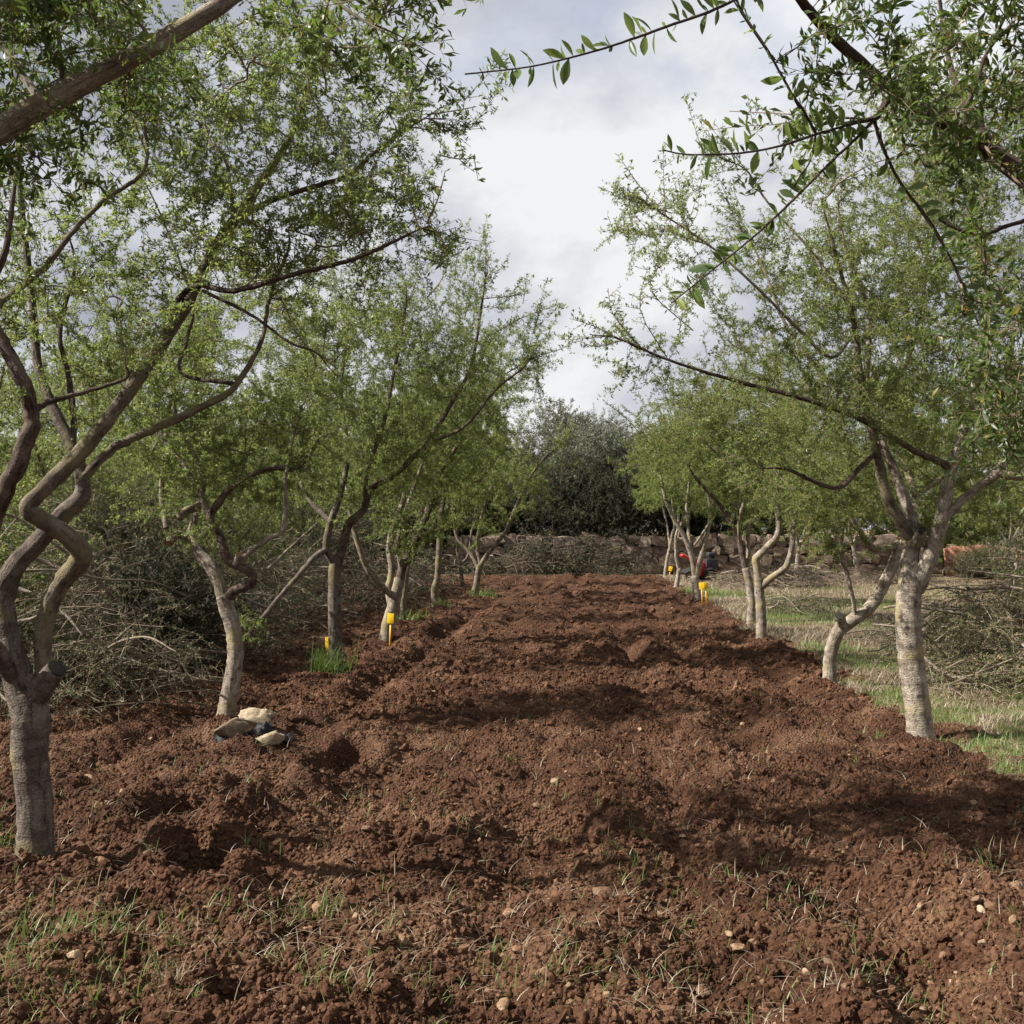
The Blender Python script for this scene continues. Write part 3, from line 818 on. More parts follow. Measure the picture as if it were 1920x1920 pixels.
# ------------------------------------------------------------------ orchard trees, left row
# the tree beside the photographer, only its overhanging limb and foliage in view
orchard_tree('tree whose thick pale limb hangs out overhead, left of the ploughed strip', None, 2.4,
    [(-2.75, 1.7, 0, .085), (-2.72, 1.72, .5, .08), (-2.66, 1.78, 1.05, .075)],
    [[(-2.66, 1.78, 1.0, .06)] + [tuple(P(px, py, dd)) + (r * dd / F,) for px, py, dd, r in [(-420, 420, 2.3, 25), (-60, 272, 2.35, 24), (20, 232, 2.38, 23), (110, 180, 2.4, 22), (200, 132, 2.42, 20), (300, 78, 2.46, 18), (400, 18, 2.5, 16), (520, -60, 2.6, 12), (600, -120, 2.7, 8)]],
     [tuple(P(px, py, dd)) + (r * dd / F,) for px, py, dd, r in [(75, 190, 2.4, 8), (30, 120, 2.5, 7), (-15, 60, 2.7, 6), (-60, -30, 2.9, 4)]],
     [tuple(P(px, py, dd)) + (r * dd / F,) for px, py, dd, r in [(118, 170, 2.4, 5), (112, 90, 2.4, 4), (105, 20, 2.45, 3), (100, -50, 2.5, 2)]],
     [tuple(P(px, py, dd)) + (r * dd / F,) for px, py, dd, r in [(540, -70, 2.6, 8), (600, -20, 2.5, 5), (660, 25, 2.45, 3), (720, 60, 2.4, 2)]],
     [(-2.66, 1.78, 1.0, .05), (-2.9, 1.5, 1.7, .045), (-3.0, 1.1, 2.4, .035), (-2.8, .8, 3.1, .02)],
     [(-2.66, 1.78, 1.0, .05), (-2.9, 2.2, 1.8, .04), (-2.6, 2.4, 2.6, .03), (-2.3, 2.1, 3.3, .02)]],
    [tuple(P(80, 40, 2.5)) + (.24, .3, .15, 1.0), tuple(P(215, 95, 2.45)) + (.14, .18, .14, 1.0), tuple(P(265, 205, 2.4)) + (.06, .06, .06, 1.5), tuple(P(660, 20, 2.45)) + (.15, .12, .08, 2.6),
     tuple(P(20, 240, 2.5)) + (.10, .2, .10, 1.4), (-2.5, 1.2, 2.9, .9, 1.0, .7, .03), (-2.1, 2.4, 3.3, .8, .7, .35, .03)],
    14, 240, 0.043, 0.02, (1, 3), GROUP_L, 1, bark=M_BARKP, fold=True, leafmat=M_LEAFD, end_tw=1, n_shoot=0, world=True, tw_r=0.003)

def LS(rows, **k):
    return dict(p=rows, **k)
orchard_tree('grey-trunked tree with a sawn black stump at its fork and crossing lichen-yellow limbs', None, gdepth(1622),
    [(68, 1622, 0, 32), (66, 1520, 0, 32), (56, 1420, 0, 32), (58, 1350, 0, 34), (52, 1310, 0, 31), (40, 1275, 0, 24), (30, 1250, 0, 12)],
    [[(50, 1330, 0, 29.2), (28, 1255, 0, 26.7), (10, 1180, .02, 24.1), (5, 1120, .04, 22.4), (30, 1062, .05, 18.9), (75, 1012, .06, 18.1), (120, 965, .08, 17.2), (155, 922, .1, 15.5), (140, 850, .15, 12.0), (100, 765, .2, 10.3), (72, 690, .25, 8.6), (60, 560, .3, 6.9), (40, 380, .3, 5.2), (30, 200, .3, 3.4)],
     LS([(70, 1310, 0, 20.6), (84, 1268, .03, 17.2), (80, 1215, .05, 16.3), (88, 1150, .06, 17.2), (110, 1100, .06, 17.2), (146, 1055, .03, 18.9), (150, 1030, 0, 18.9), (118, 998, -.06, 17.2), (75, 972, -.1, 16.3), (52, 950, -.12, 15.5), (85, 915, -.1, 14.6), (150, 850, 0, 14.6), (215, 770, .1, 13.8), (285, 670, .2, 12.9), (345, 580, .3, 11.2), (400, 470, .4, 10.3), (470, 370, .45, 8.6), (540, 265, .5, 6.0), (575, 170, .5, 4.3), (605, 60, .5, 2.6)], mat=M_MOSS),
     LS([(40, 1290, 0, 17.2), (-25, 1190, -.15, 17.2), (-50, 1080, -.3, 17.2), (-10, 965, -.4, 17.2), (30, 875, -.45, 16.3), (55, 810, -.45, 15.5), (58, 770, -.45, 14.6), (38, 705, -.5, 13.8), (5, 640, -.5, 12.0), (-30, 560, -.5, 9.5), (10, 470, -.5, 6.0), (30, 330, -.45, 3.4)], mat=M_DARKBARK),
     LS([(57, 775, -.45, 7.7), (95, 752, -.4, 5.2), (160, 735, -.35, 4.3), (215, 718, -.3, 3.4), (240, 705, -.3, 2.6)], mat=M_DARKBARK),
     LS([(150, 905, .1, 9.5), (195, 855, .12, 8.6), (235, 828, .15, 7.7), (310, 795, .2, 7.7), (400, 752, .25, 6.9), (440, 725, .3, 6.0), (490, 640, .35, 4.3), (505, 560, .4, 3.4), (540, 470, .45, 2.6)], mat=M_MOSS),
     LS([(405, 455, .4, 6.9), (440, 410, .4, 6.0), (520, 372, .35, 5.2), (600, 347, .3, 4.7), (655, 328, .3, 4.3), (700, 288, .3, 3.4), (745, 255, .3, 2.6), (790, 225, .3, 1.7)], mat=M_DARKBARK),
     LS([(330, 565, .3, 6.0), (370, 535, .2, 5.2), (440, 545, .1, 5.2), (560, 512, 0, 4.7), (650, 490, -.05, 4.3), (720, 462, -.1, 3.4), (775, 435, -.1, 2.1)], mat=M_DARKBARK),
     LS([(-10, 580, -.5, 6.9), (15, 555, -.45, 6.9), (85, 500, -.4, 6.0), (140, 430, -.4, 5.2), (200, 372, -.4, 4.3), (270, 320, -.4, 3.4), (272, 240, -.4, 2.6)], mat=M_MOSS),
     LS([(135, 830, .15, 6.9), (138, 800, .2, 6.0), (128, 700, .3, 5.2), (112, 620, .3, 4.3), (140, 500, .4, 3.4)], mat=M_DARKBARK),
     LS([(440, 720, .3, 4.3), (340, 700, .5, 3.4), (350, 640, .6, 3.4), (360, 560, .7, 2.6), (300, 400, .8, 1.7)], mat=M_DARKBARK),
     LS([(380, 545, .3, 3.4), (470, 590, .2, 3.0), (540, 640, .1, 2.6), (590, 660, .1, 1.7)], mat=M_DARKBARK)],
    [(330, 260, 330, 260, .3, .75, 1.0), (620, 300, 190, 190, .35, .5, 1.0), (680, 110, 80, 110, .4, .35, .8), (560, 130, 120, 100, .5, .4, .8), (130, 480, 190, 230, .1, .8, .8), (380, 620, 190, 110, .4, .6, .8), (690, 420, 90, 60, 0, .25, 1.1), (770, 270, 50, 60, .3, .15, 1.2), (160, 780, 180, 110, .6, .6, .5), (250, -80, 420, 130, .3, .8, .5), (60, 1090, 60, 60, -.1, .15, .7), (780, 350, 50, 70, .3, .2, .8)],
    40, 460, 0.038, 0.017, (1, 3), GROUP_L, 2, fold=False, end_tw=3,
    stumps=[([(62, 1312, 0, 25), (86, 1280, -.03, 22), (106, 1255, -.055, 19)], M_CUTDARK)],
    shoots=[[(800, 215, .3, 1.5), (850, 208, .3, 1.3), (893, 200, .3, .8)], [(820, 290, .3, 1.5), (860, 298, .3, 1.3), (892, 296, .3, .8)], [(700, 290, .3, 2), (760, 230, .3, 1.6), (775, 150, .35, 1), (765, 70, .35, .7)], [(800, 420, -.1, 2), (822, 370, -.1, 1.5), (835, 320, -.05, .8)], [(806, 424, -.1, 2), (830, 450, -.1, 1.2), (836, 478, -.1, .8)]])

orchard_tree('slim tree with a zigzag fork and pruned stubs rising behind the limestone blocks', None, gdepth(1356),
    [(420, 1356, 0, 17), (430, 1300, 0, 16), (441, 1240, 0, 15), (438, 1185, 0, 14), (425, 1140, 0, 15), (420, 1118, 0, 14)],
    [[(421, 1130, 0, 12), (411, 1095, .02, 12), (396, 1063, .05, 12), (373, 1038, .1, 11), (356, 1008, .15, 9), (362, 985, .25, 7), (372, 950, .3, 6), (380, 910, .3, 6), (372, 870, .3, 5), (330, 780, .3, 4), (320, 680, .3, 3)],
     LS([(421, 1128, 0, 10), (440, 1107, -.03, 9), (472, 1092, -.08, 9), (468, 1072, -.1, 9), (440, 1058, -.1, 9), (424, 1040, -.1, 9), (410, 1000, -.1, 8), (393, 973, -.1, 8), (412, 940, -.1, 7), (440, 907, -.1, 6), (480, 887, -.1, 5), (515, 877, -.05, 5), (560, 880, 0, 4), (590, 840, .1, 3)], mat=M_DARKBARK),
     [(448, 1062, -.1, 6), (468, 1035, -.12, 5), (500, 1012, -.12, 5), (531, 993, -.1, 5), (535, 940, -.1, 4), (536, 890, -.1, 3), (560, 780, 0, 2)],
     [(312, 990, .6, 5), (302, 920, .7, 5), (312, 840, .7, 5), (318, 760, .8, 4), (350, 640, .8, 3)],
     [(396, 972, -.05, 6), (350, 880, .2, 5), (290, 800, .4, 4), (240, 700, .4, 3)]],
    [(400, 740, 180, 170, .3, 1.0, 1.0), (530, 680, 130, 150, .2, .9, 1.0), (330, 900, 120, 100, .3, .7, .7), (540, 900, 90, 90, 0, .5, .7), (370, 1000, 60, 50, 0, .3, .8), (250, 640, 120, 140, .5, .8, .6)],
    34, 560, 0.038, 0.022, (1, 3), GROUP_L, 3, bark=M_BARKP,
    stumps=[([(356, 1010, .15, 8), (335, 1002, .1, 8), (316, 1016, .05, 8)], M_CUT), ([(372, 950, .25, 7), (350, 958, .15, 8), (337, 970, .1, 8)], M_CUT), ([(440, 1060, -.1, 7), (446, 1050, -.14, 7), (449, 1042, -.16, 7)], M_CUT)])

orchard_tree('straight grey-trunked tree with a bright grass tuft at its foot', None, gdepth(1253),
    [(629, 1253, 0, 13), (628, 1190, 0, 12.5), (627, 1120, 0, 12), (628, 1070, 0, 12), (631, 1045, 0, 11)],
    [[(627, 1060, 0, 8), (612, 1028, -.05, 7), (619, 982, -.05, 7), (633, 944, -.05, 6), (648, 886, 0, 5), (652, 840, .05, 4), (640, 740, .1, 3), (650, 640, .1, 2)],
     [(612, 1030, -.05, 6), (590, 1045, -.25, 5.5), (560, 1078, -.5, 5), (525, 1118, -.75, 4.5), (494, 1156, -.95, 4)],
     LS([(632, 1060, 0, 9), (641, 1029, 0, 9), (648, 1002, 0, 8), (656, 980, 0, 8), (682, 955, .05, 7), (695, 917, .1, 6.5), (740, 890, .2, 6), (779, 852, .3, 5.5), (800, 832, .35, 5), (850, 750, .5, 4), (885, 680, .5, 3), (905, 560, .5, 2)], mat=M_DARKBARK),
     [(682, 955, .05, 5), (690, 880, -.2, 4), (720, 790, -.3, 4), (740, 690, -.3, 3), (760, 580, -.3, 2)],
     [(620, 980, -.05, 5), (570, 920, .2, 4), (540, 820, .4, 3), (560, 700, .5, 2)],
     [(800, 832, .35, 4), (870, 800, .2, 3), (930, 730, .1, 2.5), (980, 690, 0, 2)]],
    [(650, 800, 150, 150, .1, 1.2, 1.0), (760, 720, 130, 160, .2, 1.2, 1.0), (860, 680, 100, 120, .4, .9, .8), (640, 620, 130, 110, .1, 1.0, .7), (770, 560, 110, 80, 0, .8, .45), (900, 590, 60, 70, .5, .4, .5), (700, 930, 120, 60, 0, .8, .8), (950, 690, 70, 60, .1, .5, .6)],
    44, 820, 0.042, 0.030, (1, 3), GROUP_L, 4,
    shoots=[[(895, 620, .5, 1.4), (908, 540, .5, 1.1), (911, 480, .5, .8), (909, 430, .5, .5)], [(870, 600, .5, 1.2), (890, 520, .5, .9), (878, 480, .5, .5)], [(905, 560, .5, .9), (950, 556, .5, .7), (990, 550, .5, .4)], [(900, 640, .3, 1.2), (970, 600, .2, 1), (1020, 580, .2, .8), (1055, 568, .2, .5)], [(980, 570, .3, .8), (985, 540, .3, .6), (988, 515, .3, .4)], [(950, 700, .1, 1.2), (1000, 670, .1, 1), (1050, 655, .1, .8), (1078, 640, .1, .5)], [(770, 560, -.2, 1.2), (790, 500, -.2, .9), (820, 450, -.2, .5)], [(680, 560, .1, 1.2), (700, 460, .1, .9), (715, 385, .1, .5)], [(800, 560, 0, 1.2), (835, 510, 0, .9), (850, 430, 0, .5)], [(1010, 640, .1, .8), (1000, 690, .1, .6), (1015, 730, .1, .5)]])

orchard_tree('three-stemmed tree behind a yellow marker stake, with a dark dense crown', None, gdepth(1204),
    [(722, 1204, 0, 12), (729, 1165, 0, 12), (741, 1125, 0, 11), (749, 1085, 0, 10)],
    [[(735, 1140, .02, 7), (728, 1110, .1, 6), (735, 1065, .15, 6.5), (731, 1030, .15, 7), (738, 985, .2, 6), (760, 920, .2, 5), (750, 820, .2, 3)],
     LS([(749, 1090, 0, 9), (756, 1060, 0, 8), (768, 1038, 0, 8), (785, 1005, 0, 7), (798, 972, 0, 7), (815, 920, .1, 5), (830, 880, .2, 4), (880, 800, .3, 3)], mat=M_DARKBARK),
     [(736, 1118, 0, 6), (712, 1095, -.1, 6), (690, 1068, -.2, 5.5), (676, 1036, -.25, 5), (660, 980, -.25, 4), (650, 920, -.2, 3)],
     [(752, 1065, 0, 5), (748, 1010, -.2, 5), (770, 930, -.3, 4), (800, 850, -.3, 3), (840, 760, -.3, 2)]],
    [(790, 940, 90, 80, 0, .9, 1.5), (830, 830, 110, 100, .2, 1.2, 1.2), (720, 930, 80, 70, 0, .8, .8), (880, 760, 90, 100, .4, 1.2, .9), (930, 700, 80, 70, .4, .9, .7), (760, 780, 110, 110, .2, 1.2, .8)],
    34, 760, 0.046, 0.036, (1, 3), GROUP_L, 5, bark=M_BARKP, leafmat=M_LEAF)

orchard_tree('thin single-stemmed tree with a yellowish lichen foot, past the marker stake', None, gdepth(1136),
    [(818, 1136, 0, 7.5), (815, 1105, 0, 7), (820, 1085, 0, 6), (823, 1040, 0, 6), (825, 1000, 0, 5.5)],
    [LS([(825, 1005, 0, 5), (826, 970, 0, 4.5), (835, 920, .2, 4), (850, 850, .2, 3)], mat=M_DARKBARK), [(824, 1000, 0, 4), (812, 985, -.2, 3.5), (800, 930, -.3, 3), (790, 860, -.3, 2)], [(826, 975, 0, 4), (860, 925, .2, 3.5), (900, 900, .3, 3), (930, 860, .3, 2)]],
    [(850, 880, 90, 80, 0, 1.2, 1.0), (900, 830, 80, 80, .3, 1.2, 1.0), (820, 830, 80, 80, .2, 1.2, .8)],
    20, 340, 0.055, 0.05, (1, 3), GROUP_L, 6, bark=M_MOSS)
orchard_tree('tree with a curved yellow-brown foot and a long branch leaning over the strip', None, gdepth(1119),
    [(884, 1119, 0, 5.5), (893, 1097, 0, 6), (897, 1072, 0, 6), (899, 1060, 0, 5.5)],
    [[(899, 1065, 0, 4.5), (910, 1045, 0, 4.2), (932, 1018, 0, 4), (950, 993, 0, 4), (968, 950, 0, 3.5), (990, 900, 0, 3), (1020, 860, 0, 2.2), (1045, 838, 0, 1.5)],
     [(897, 1066, 0, 4), (882, 1038, .1, 3.5), (858, 1010, .2, 3), (852, 970, .2, 2.5), (860, 900, .2, 2)],
     [(899, 1062, 0, 3.5), (895, 1020, .3, 3), (905, 960, .4, 2.5), (930, 890, .5, 2)]],
    [(960, 890, 70, 80, 0, 1.0, 1.0), (900, 930, 70, 80, .3, 1.0, 1.0), (1000, 850, 45, 45, 0, .5, .7), (920, 820, 60, 60, .3, 1.0, .8)],
    18, 330, 0.055, 0.05, (1, 3), GROUP_L, 7, bark=M_MOSS, leafmat=M_LEAFY,
    shoots=[[(990, 900, 0, .9), (1040, 875, 0, .7), (1100, 868, 0, .5)], [(1000, 880, 0, .9), (1060, 830, 0, .5)], [(980, 930, 0, .8), (1030, 912, 0, .5)], [(960, 980, 0, .7), (985, 955, 0, .5)]])
orchard_tree('slender twin-stemmed tree standing behind the thin lichen-footed tree', None, 28.5,
    [(869, 1096, 0, 3.6), (863, 1062, 0, 3.4), (858, 1035, 0, 3)],
    [[(858, 1040, 0, 2.6), (857, 1000, 0, 2.4), (860, 930, 0, 2), (870, 850, 0, 1.5)], [(862, 1060, 0, 2.2), (878, 1040, .2, 2.4), (884, 1000, .2, 2), (900, 920, .2, 1.5)]],
    [(860, 900, 60, 70, 0, 1.2, 1.0), (900, 850, 60, 60, .3, 1.2, 1.0)], 12, 220, 0.07, 0.06, (1, 3), GROUP_L, 8)
orchard_tree('short yellowish trunk and low crown half hidden behind the three-stemmed tree', None, gdepth(1166),
    [(757, 1168, 0, 6), (756, 1130, 0, 6), (760, 1100, 0, 5), (765, 1060, 0, 4)],
    [[(764, 1070, 0, 4), (775, 1010, 0, 3.5), (790, 940, .1, 3), (800, 850, .2, 2)], [(762, 1080, 0, 3), (745, 1030, .2, 3), (730, 950, .3, 2), (720, 860, .3, 1.5)]],
    [(790, 860, 110, 80, .2, 1.0, 1.0), (720, 850, 90, 90, .3, 1.0, 1.0)], 16, 260, 0.05, 0.045, (1, 3), GROUP_L, 9, bark=M_MOSS)

# ------------------------------------------------------------------ orchard trees, right row
orchard_tree('stout pale-trunked tree with knots and a black pruned stump, on the grass edge', None, gdepth(1390),
    [(1728, 1390, 0, 23), (1722, 1340, 0, 23), (1712, 1260, 0, 23.5), (1705, 1200, 0, 23.5), (1703, 1140, 0, 23), (1706, 1100, 0, 22), (1712, 1065, 0, 14), (1716, 1050, 0, 6)],
    [LS([(1703, 1120, 0, 19), (1703, 1070, .03, 17), (1709, 1030, .05, 17), (1710, 1005, .06, 15)]),
     LS([(1708, 1015, .05, 12), (1690, 980, .02, 12), (1668, 945, 0, 11), (1655, 905, 0, 10), (1648, 865, 0, 9), (1632, 790, -.05, 8), (1612, 700, -.1, 7), (1604, 620, -.1, 5.5), (1590, 560, -.1, 4), (1560, 450, -.1, 3)], mat=M_MOSS),
     [(1712, 1015, .06, 12), (1710, 980, .08, 11), (1700, 945, .1, 10), (1688, 915, .12, 10), (1672, 870, .15, 9), (1655, 835, .15, 8), (1640, 780, .2, 7), (1625, 715, .3, 6), (1630, 590, .3, 5), (1605, 525, .3, 4), (1582, 450, .3, 3), (1571, 385, .3, 2)],
     [(1716, 1105, 0, 17), (1732, 1075, -.04, 16), (1748, 1035, -.06, 15), (1762, 985, -.08, 14), (1770, 950, -.1, 13), (1780, 895, -.1, 11), (1796, 840, -.1, 9.5), (1815, 780, -.1, 8), (1838, 690, -.1, 6), (1850, 590, -.1, 4), (1840, 480, -.1, 3)],
     [(1770, 975, -.1, 8), (1800, 942, -.15, 8), (1840, 910, -.2, 8), (1872, 885, -.25, 9), (1888, 850, -.25, 9), (1896, 800, -.25, 8), (1890, 720, -.2, 6), (1900, 600, -.1, 4)],
     [(1872, 886, -.25, 9), (1905, 892, -.3, 9), (1960, 880, -.35, 8), (2020, 800, -.4, 6), (2040, 680, -.3, 4)],
     LS([(1784, 885, -.1, 7), (1765, 868, -.12, 6.5), (1720, 848, -.15, 6), (1670, 818, -.18, 5.5), (1610, 785, -.2, 5), (1550, 762, -.2, 4.5), (1500, 745, -.2, 4.5), (1420, 725, -.2, 4), (1330, 700, -.2, 3), (1240, 670, -.2, 2.5), (1160, 635, -.2, 2)], mat=M_DARKBARK),
     LS([(1640, 850, 0, 5), (1600, 890, -.2, 5), (1570, 915, -.3, 4.5), (1520, 900, -.35, 4), (1475, 880, -.4, 3)], mat=M_DARKBARK),
     [(1604, 620, -.1, 3.5), (1560, 670, -.3, 3), (1500, 620, -.4, 3), (1420, 540, -.5, 2.5), (1330, 460, -.5, 2), (1240, 400, -.5, 1.5)],
     [(1640, 780, .2, 4), (1700, 680, .4, 4), (1730, 560, .5, 3), (1740, 420, .5, 2)],
     [(1590, 570, -.1, 3), (1520, 470, 0, 2.5), (1440, 380, .1, 2), (1400, 320, .1, 1.5)],
     [(1632, 790, -.05, 4), (1560, 720, .4, 3.5), (1480, 620, .6, 3), (1430, 500, .7, 2)]],
    [(1560, 560, 210, 170, .1, 1.1, 1.0), (1700, 420, 160, 220, .3, 1.1, 1.0), (1360, 560, 130, 130, -.2, .8, .55), (1260, 420, 90, 90, -.5, .4, .5), (1820, 640, 130, 150, 0, 1.0, .9), (1440, 700, 190, 70, 0, .8, .8), (1220, 640, 90, 60, -.2, .4, .8), (1900, 750, 90, 120, -.1, .8, .7), (1560, 840, 130, 70, -.2, .6, 1.0), (1720, 760, 110, 70, .3, .8, 1.0), (1560, 330, 90, 70, .2, .4, .4), (1900, 420, 120, 200, .2, .9, .7), (1740, 200, 110, 100, .3, .5, .4)],
    55, 930, 0.037, 0.021, (1, 3), GROUP_R, 20, bark=M_BARKP,
    stumps=[([(1716, 1020, 0, 11), (1724, 1005, -.08, 10), (1728, 997, -.12, 9.5)], M_CUTDARK)],
    shoots=[[(1240, 400, -.5, 1.2), (1200, 350, -.5, .9), (1158, 290, -.5, .5)], [(1260, 400, -.5, 1.2), (1200, 380, -.5, .9), (1165, 360, -.5, .5)], [(1240, 440, -.5, 1), (1190, 440, -.5, .7), (1145, 430, -.5, .5)], [(1330, 460, -.5, 1.2), (1270, 440, -.5, .9), (1240, 420, -.5, .5)], [(1160, 635, -.2, 1.2), (1110, 610, -.2, .9), (1068, 597, -.2, .5)], [(1200, 650, -.2, 1.2), (1150, 590, -.2, .9), (1140, 540, -.2, .5)], [(1250, 670, -.2, 1.2), (1200, 580, -.3, .9), (1215, 500, -.3, .5)], [(1160, 640, -.2, 1), (1120, 650, -.2, .8), (1085, 640, -.2, .5)], [(1400, 320, .1, .9), (1375, 350, .1, .7), (1395, 400, .1, .5)], [(1300, 620, -.2, 1.2), (1220, 545, -.3, .8), (1240, 490, -.3, .5)], [(1470, 220, .3, .8), (1430, 205, .3, .6), (1400, 200, .3, .4)]])

orchard_tree('pale tree leaning sharply over, its stem bent like an elbow', None, gdepth(1281),
    [(1556, 1281, 0, 12), (1556, 1235, 0, 12), (1566, 1195, 0, 12.5), (1580, 1172, 0, 13)],
    [[(1573, 1182, 0, 12), (1602, 1160, .02, 12), (1630, 1140, .05, 12), (1655, 1100, .1, 11), (1676, 1055, .15, 10.5), (1690, 1015, .2, 10), (1715, 950, .3, 8), (1700, 880, .4, 6), (1660, 800, .5, 4), (1640, 720, .6, 3)],
     [(1605, 1160, 0, 4), (1598, 1118, -.05, 4), (1588, 1075, -.08, 4), (1577, 1035, -.1, 3.5), (1580, 1000, -.1, 3)],
     [(1588, 1072, -.08, 3), (1577, 1050, -.15, 2.5), (1570, 1020, -.2, 2)],
     [(1705, 940, .3, 5), (1780, 880, .6, 4), (1830, 800, .8, 3)],
     [(1690, 1015, .2, 6), (1660, 1030, .1, 6), (1632, 1025, .0, 6), (1590, 960, -.1, 4), (1540, 890, -.1, 3), (1500, 830, -.1, 2)]],
    [(1640, 820, 170, 130, .4, 1.2, 1.0), (1790, 850, 150, 110, .8, 1.2, .9), (1540, 900, 110, 90, 0, .9, .9), (1650, 960, 110, 50, .2, .7, .6), (1850, 940, 110, 70, .9, .8, .6)],
    36, 820, 0.040, 0.03, (1, 3), GROUP_R, 21, bark=M_BARKP, leafmat=M_LEAFY,
    stumps=[([(1580, 1172, -.05, 9), (1576, 1160, -.12, 9), (1574, 1155, -.16, 9)], M_CUTDARK)])
orchard_tree('pale Y-forked tree standing in the greenest grass', None, gdepth(1207),
    [(1428, 1207, 0, 9.5), (1427, 1150, 0, 9.5), (1424, 1105, 0, 9), (1423, 1085, 0, 9)],
    [[(1423, 1095, 0, 8), (1419, 1062, 0, 7.5), (1418, 1048, 0, 7.5), (1440, 1024, 0, 6.5), (1459, 1000, 0, 6), (1459, 955, 0, 5.5), (1457, 930, .05, 5), (1435, 905, .1, 4.5), (1400, 885, .1, 4), (1345, 850, .2, 3), (1300, 800, .2, 2)],
     [(1428, 1100, 0, 7), (1448, 1082, -.1, 6.5), (1474, 1062, -.15, 6), (1485, 1025, -.2, 5), (1489, 980, -.2, 4.5), (1490, 920, -.2, 3.5), (1480, 850, -.2, 2.5)],
     [(1486, 1000, -.2, 4), (1478, 950, -.1, 3.5), (1455, 910, 0, 3), (1470, 820, .2, 2)]],
    [(1390, 830, 120, 100, .2, 1.3, 1.0), (1480, 860, 110, 90, 0, 1.2, 1.0), (1320, 780, 90, 80, .2, .9, .7), (1440, 740, 110, 80, .2, 1.2, .7), (1500, 950, 70, 40, 0, .6, .7)],
    32, 720, 0.042, 0.036, (1, 3), GROUP_R, 22, bark=M_BARKP, leafmat=M_LEAFY)
orchard_tree('grey tree with a dark left limb just behind the Y-forked tree', None, gdepth(1167),
    [(1408, 1167, 0, 7.8), (1409, 1130, 0, 8), (1405, 1095, 0, 7.5), (1398, 1065, 0, 7)],
    [LS([(1400, 1075, 0, 6), (1393, 1045, 0, 6), (1385, 1010, 0, 5.5), (1362, 965, 0, 5), (1335, 930, 0, 4), (1300, 890, 0, 3), (1270, 840, 0, 2)], mat=M_DARKBARK),
     [(1400, 1075, 0, 5), (1403, 1040, .1, 4.5), (1402, 1000, .1, 4), (1412, 950, .2, 3), (1420, 870, .2, 2)],
     [(1388, 1020, 0, 4), (1386, 980, -.2, 3.5), (1400, 930, -.3, 3), (1440, 870, -.3, 2)]],
    [(1350, 880, 90, 90, 0, 1.3, 1.0), (1420, 930, 90, 70, .2, 1.2, .9), (1300, 840, 80, 70, 0, 1.0, .9)],
    22, 420, 0.048, 0.042, (1, 3), GROUP_R, 23, bark=M_BARKP)
orchard_tree('slim V-forked tree with a yellow double plate marker at its foot', None, gdepth(1131),
    [(1311, 1131, 0, 8.2), (1306, 1105, 0, 8), (1303, 1080, 0, 8)],
    [[(1303, 1088, 0, 5.5), (1300, 1060, 0, 5), (1293, 1030, 0, 5), (1280, 1000, 0, 4.5), (1265, 975, 0, 4), (1248, 935, 0, 3.5), (1235, 880, 0, 2.5), (1210, 820, 0, 2)],
     [(1305, 1085, 0, 5.5), (1312, 1055, -.05, 5), (1322, 1015, -.1, 4.5), (1330, 980, -.1, 4), (1332, 955, -.1, 3.5), (1320, 880, -.1, 2.5)],
     [(1298, 1045, 0, 3.5), (1290, 990, .2, 3), (1288, 940, .3, 2.5), (1300, 860, .3, 2)],
     [(1302, 1022, -.1, 2.6), (1318, 1000, -.15, 2.4), (1334, 975, -.2, 2)]],
    [(1260, 870, 80, 90, 0, 1.3, 1.0), (1310, 870, 80, 90, .2, 1.3, 1.0), (1215, 820, 55, 55, 0, .8, .8), (1290, 790, 80, 60, .2, 1.2, .8)],
    24, 420, 0.055, 0.05, (1, 3), GROUP_R, 24, bark=M_BARKP,
    shoots=[[(1220, 840, 0, .9), (1180, 790, 0, .7), (1130, 750, 0, .5)], [(1210, 880, 0, .8), (1170, 870, 0, .6), (1140, 860, 0, .4)], [(1260, 780, 0, .9), (1240, 720, 0, .6), (1215, 690, 0, .4)]])
orchard_tree('thin crooked sapling at the far end of the right row', None, gdepth(1104),
    [(1267, 1104, 0, 4.2), (1271, 1082, 0, 4.2), (1274, 1066, 0, 4)],
    [[(1274, 1072, 0, 3.2), (1268, 1045, 0, 3), (1267, 1010, 0, 2.8), (1272, 980, 0, 2.5), (1270, 900, 0, 2)], [(1269, 1015, 0, 2.2), (1275, 990, .2, 2), (1290, 930, .2, 1.6)]],
    [(1260, 890, 60, 70, 0, 1.2, 1.0), (1300, 920, 50, 60, .3, 1.0, .8)], 12, 220, 0.065, 0.06, (1, 3), GROUP_R, 25, bark=M_BARKP)
orchard_tree('thin straight slanting tree nearest the stone wall in the right row', None, 33.0,
    [(1246, 1083, 0, 3.6), (1250, 1055, 0, 3.4), (1255, 1030, 0, 3)],
    [[(1254, 1036, 0, 2.6), (1260, 1005, 0, 2.5), (1264, 980, 0, 2.2), (1255, 900, 0, 1.6)], [(1256, 1030, 0, 2), (1250, 980, .3, 1.8), (1230, 910, .3, 1.4)]],
    [(1240, 890, 60, 60, 0, 1.3, 1.0), (1275, 860, 50, 60, .3, 1.2, .8)], 12, 200, 0.075, 0.07, (1, 3), GROUP_R, 26, bark=M_BARKP)
for o in STATS: pass

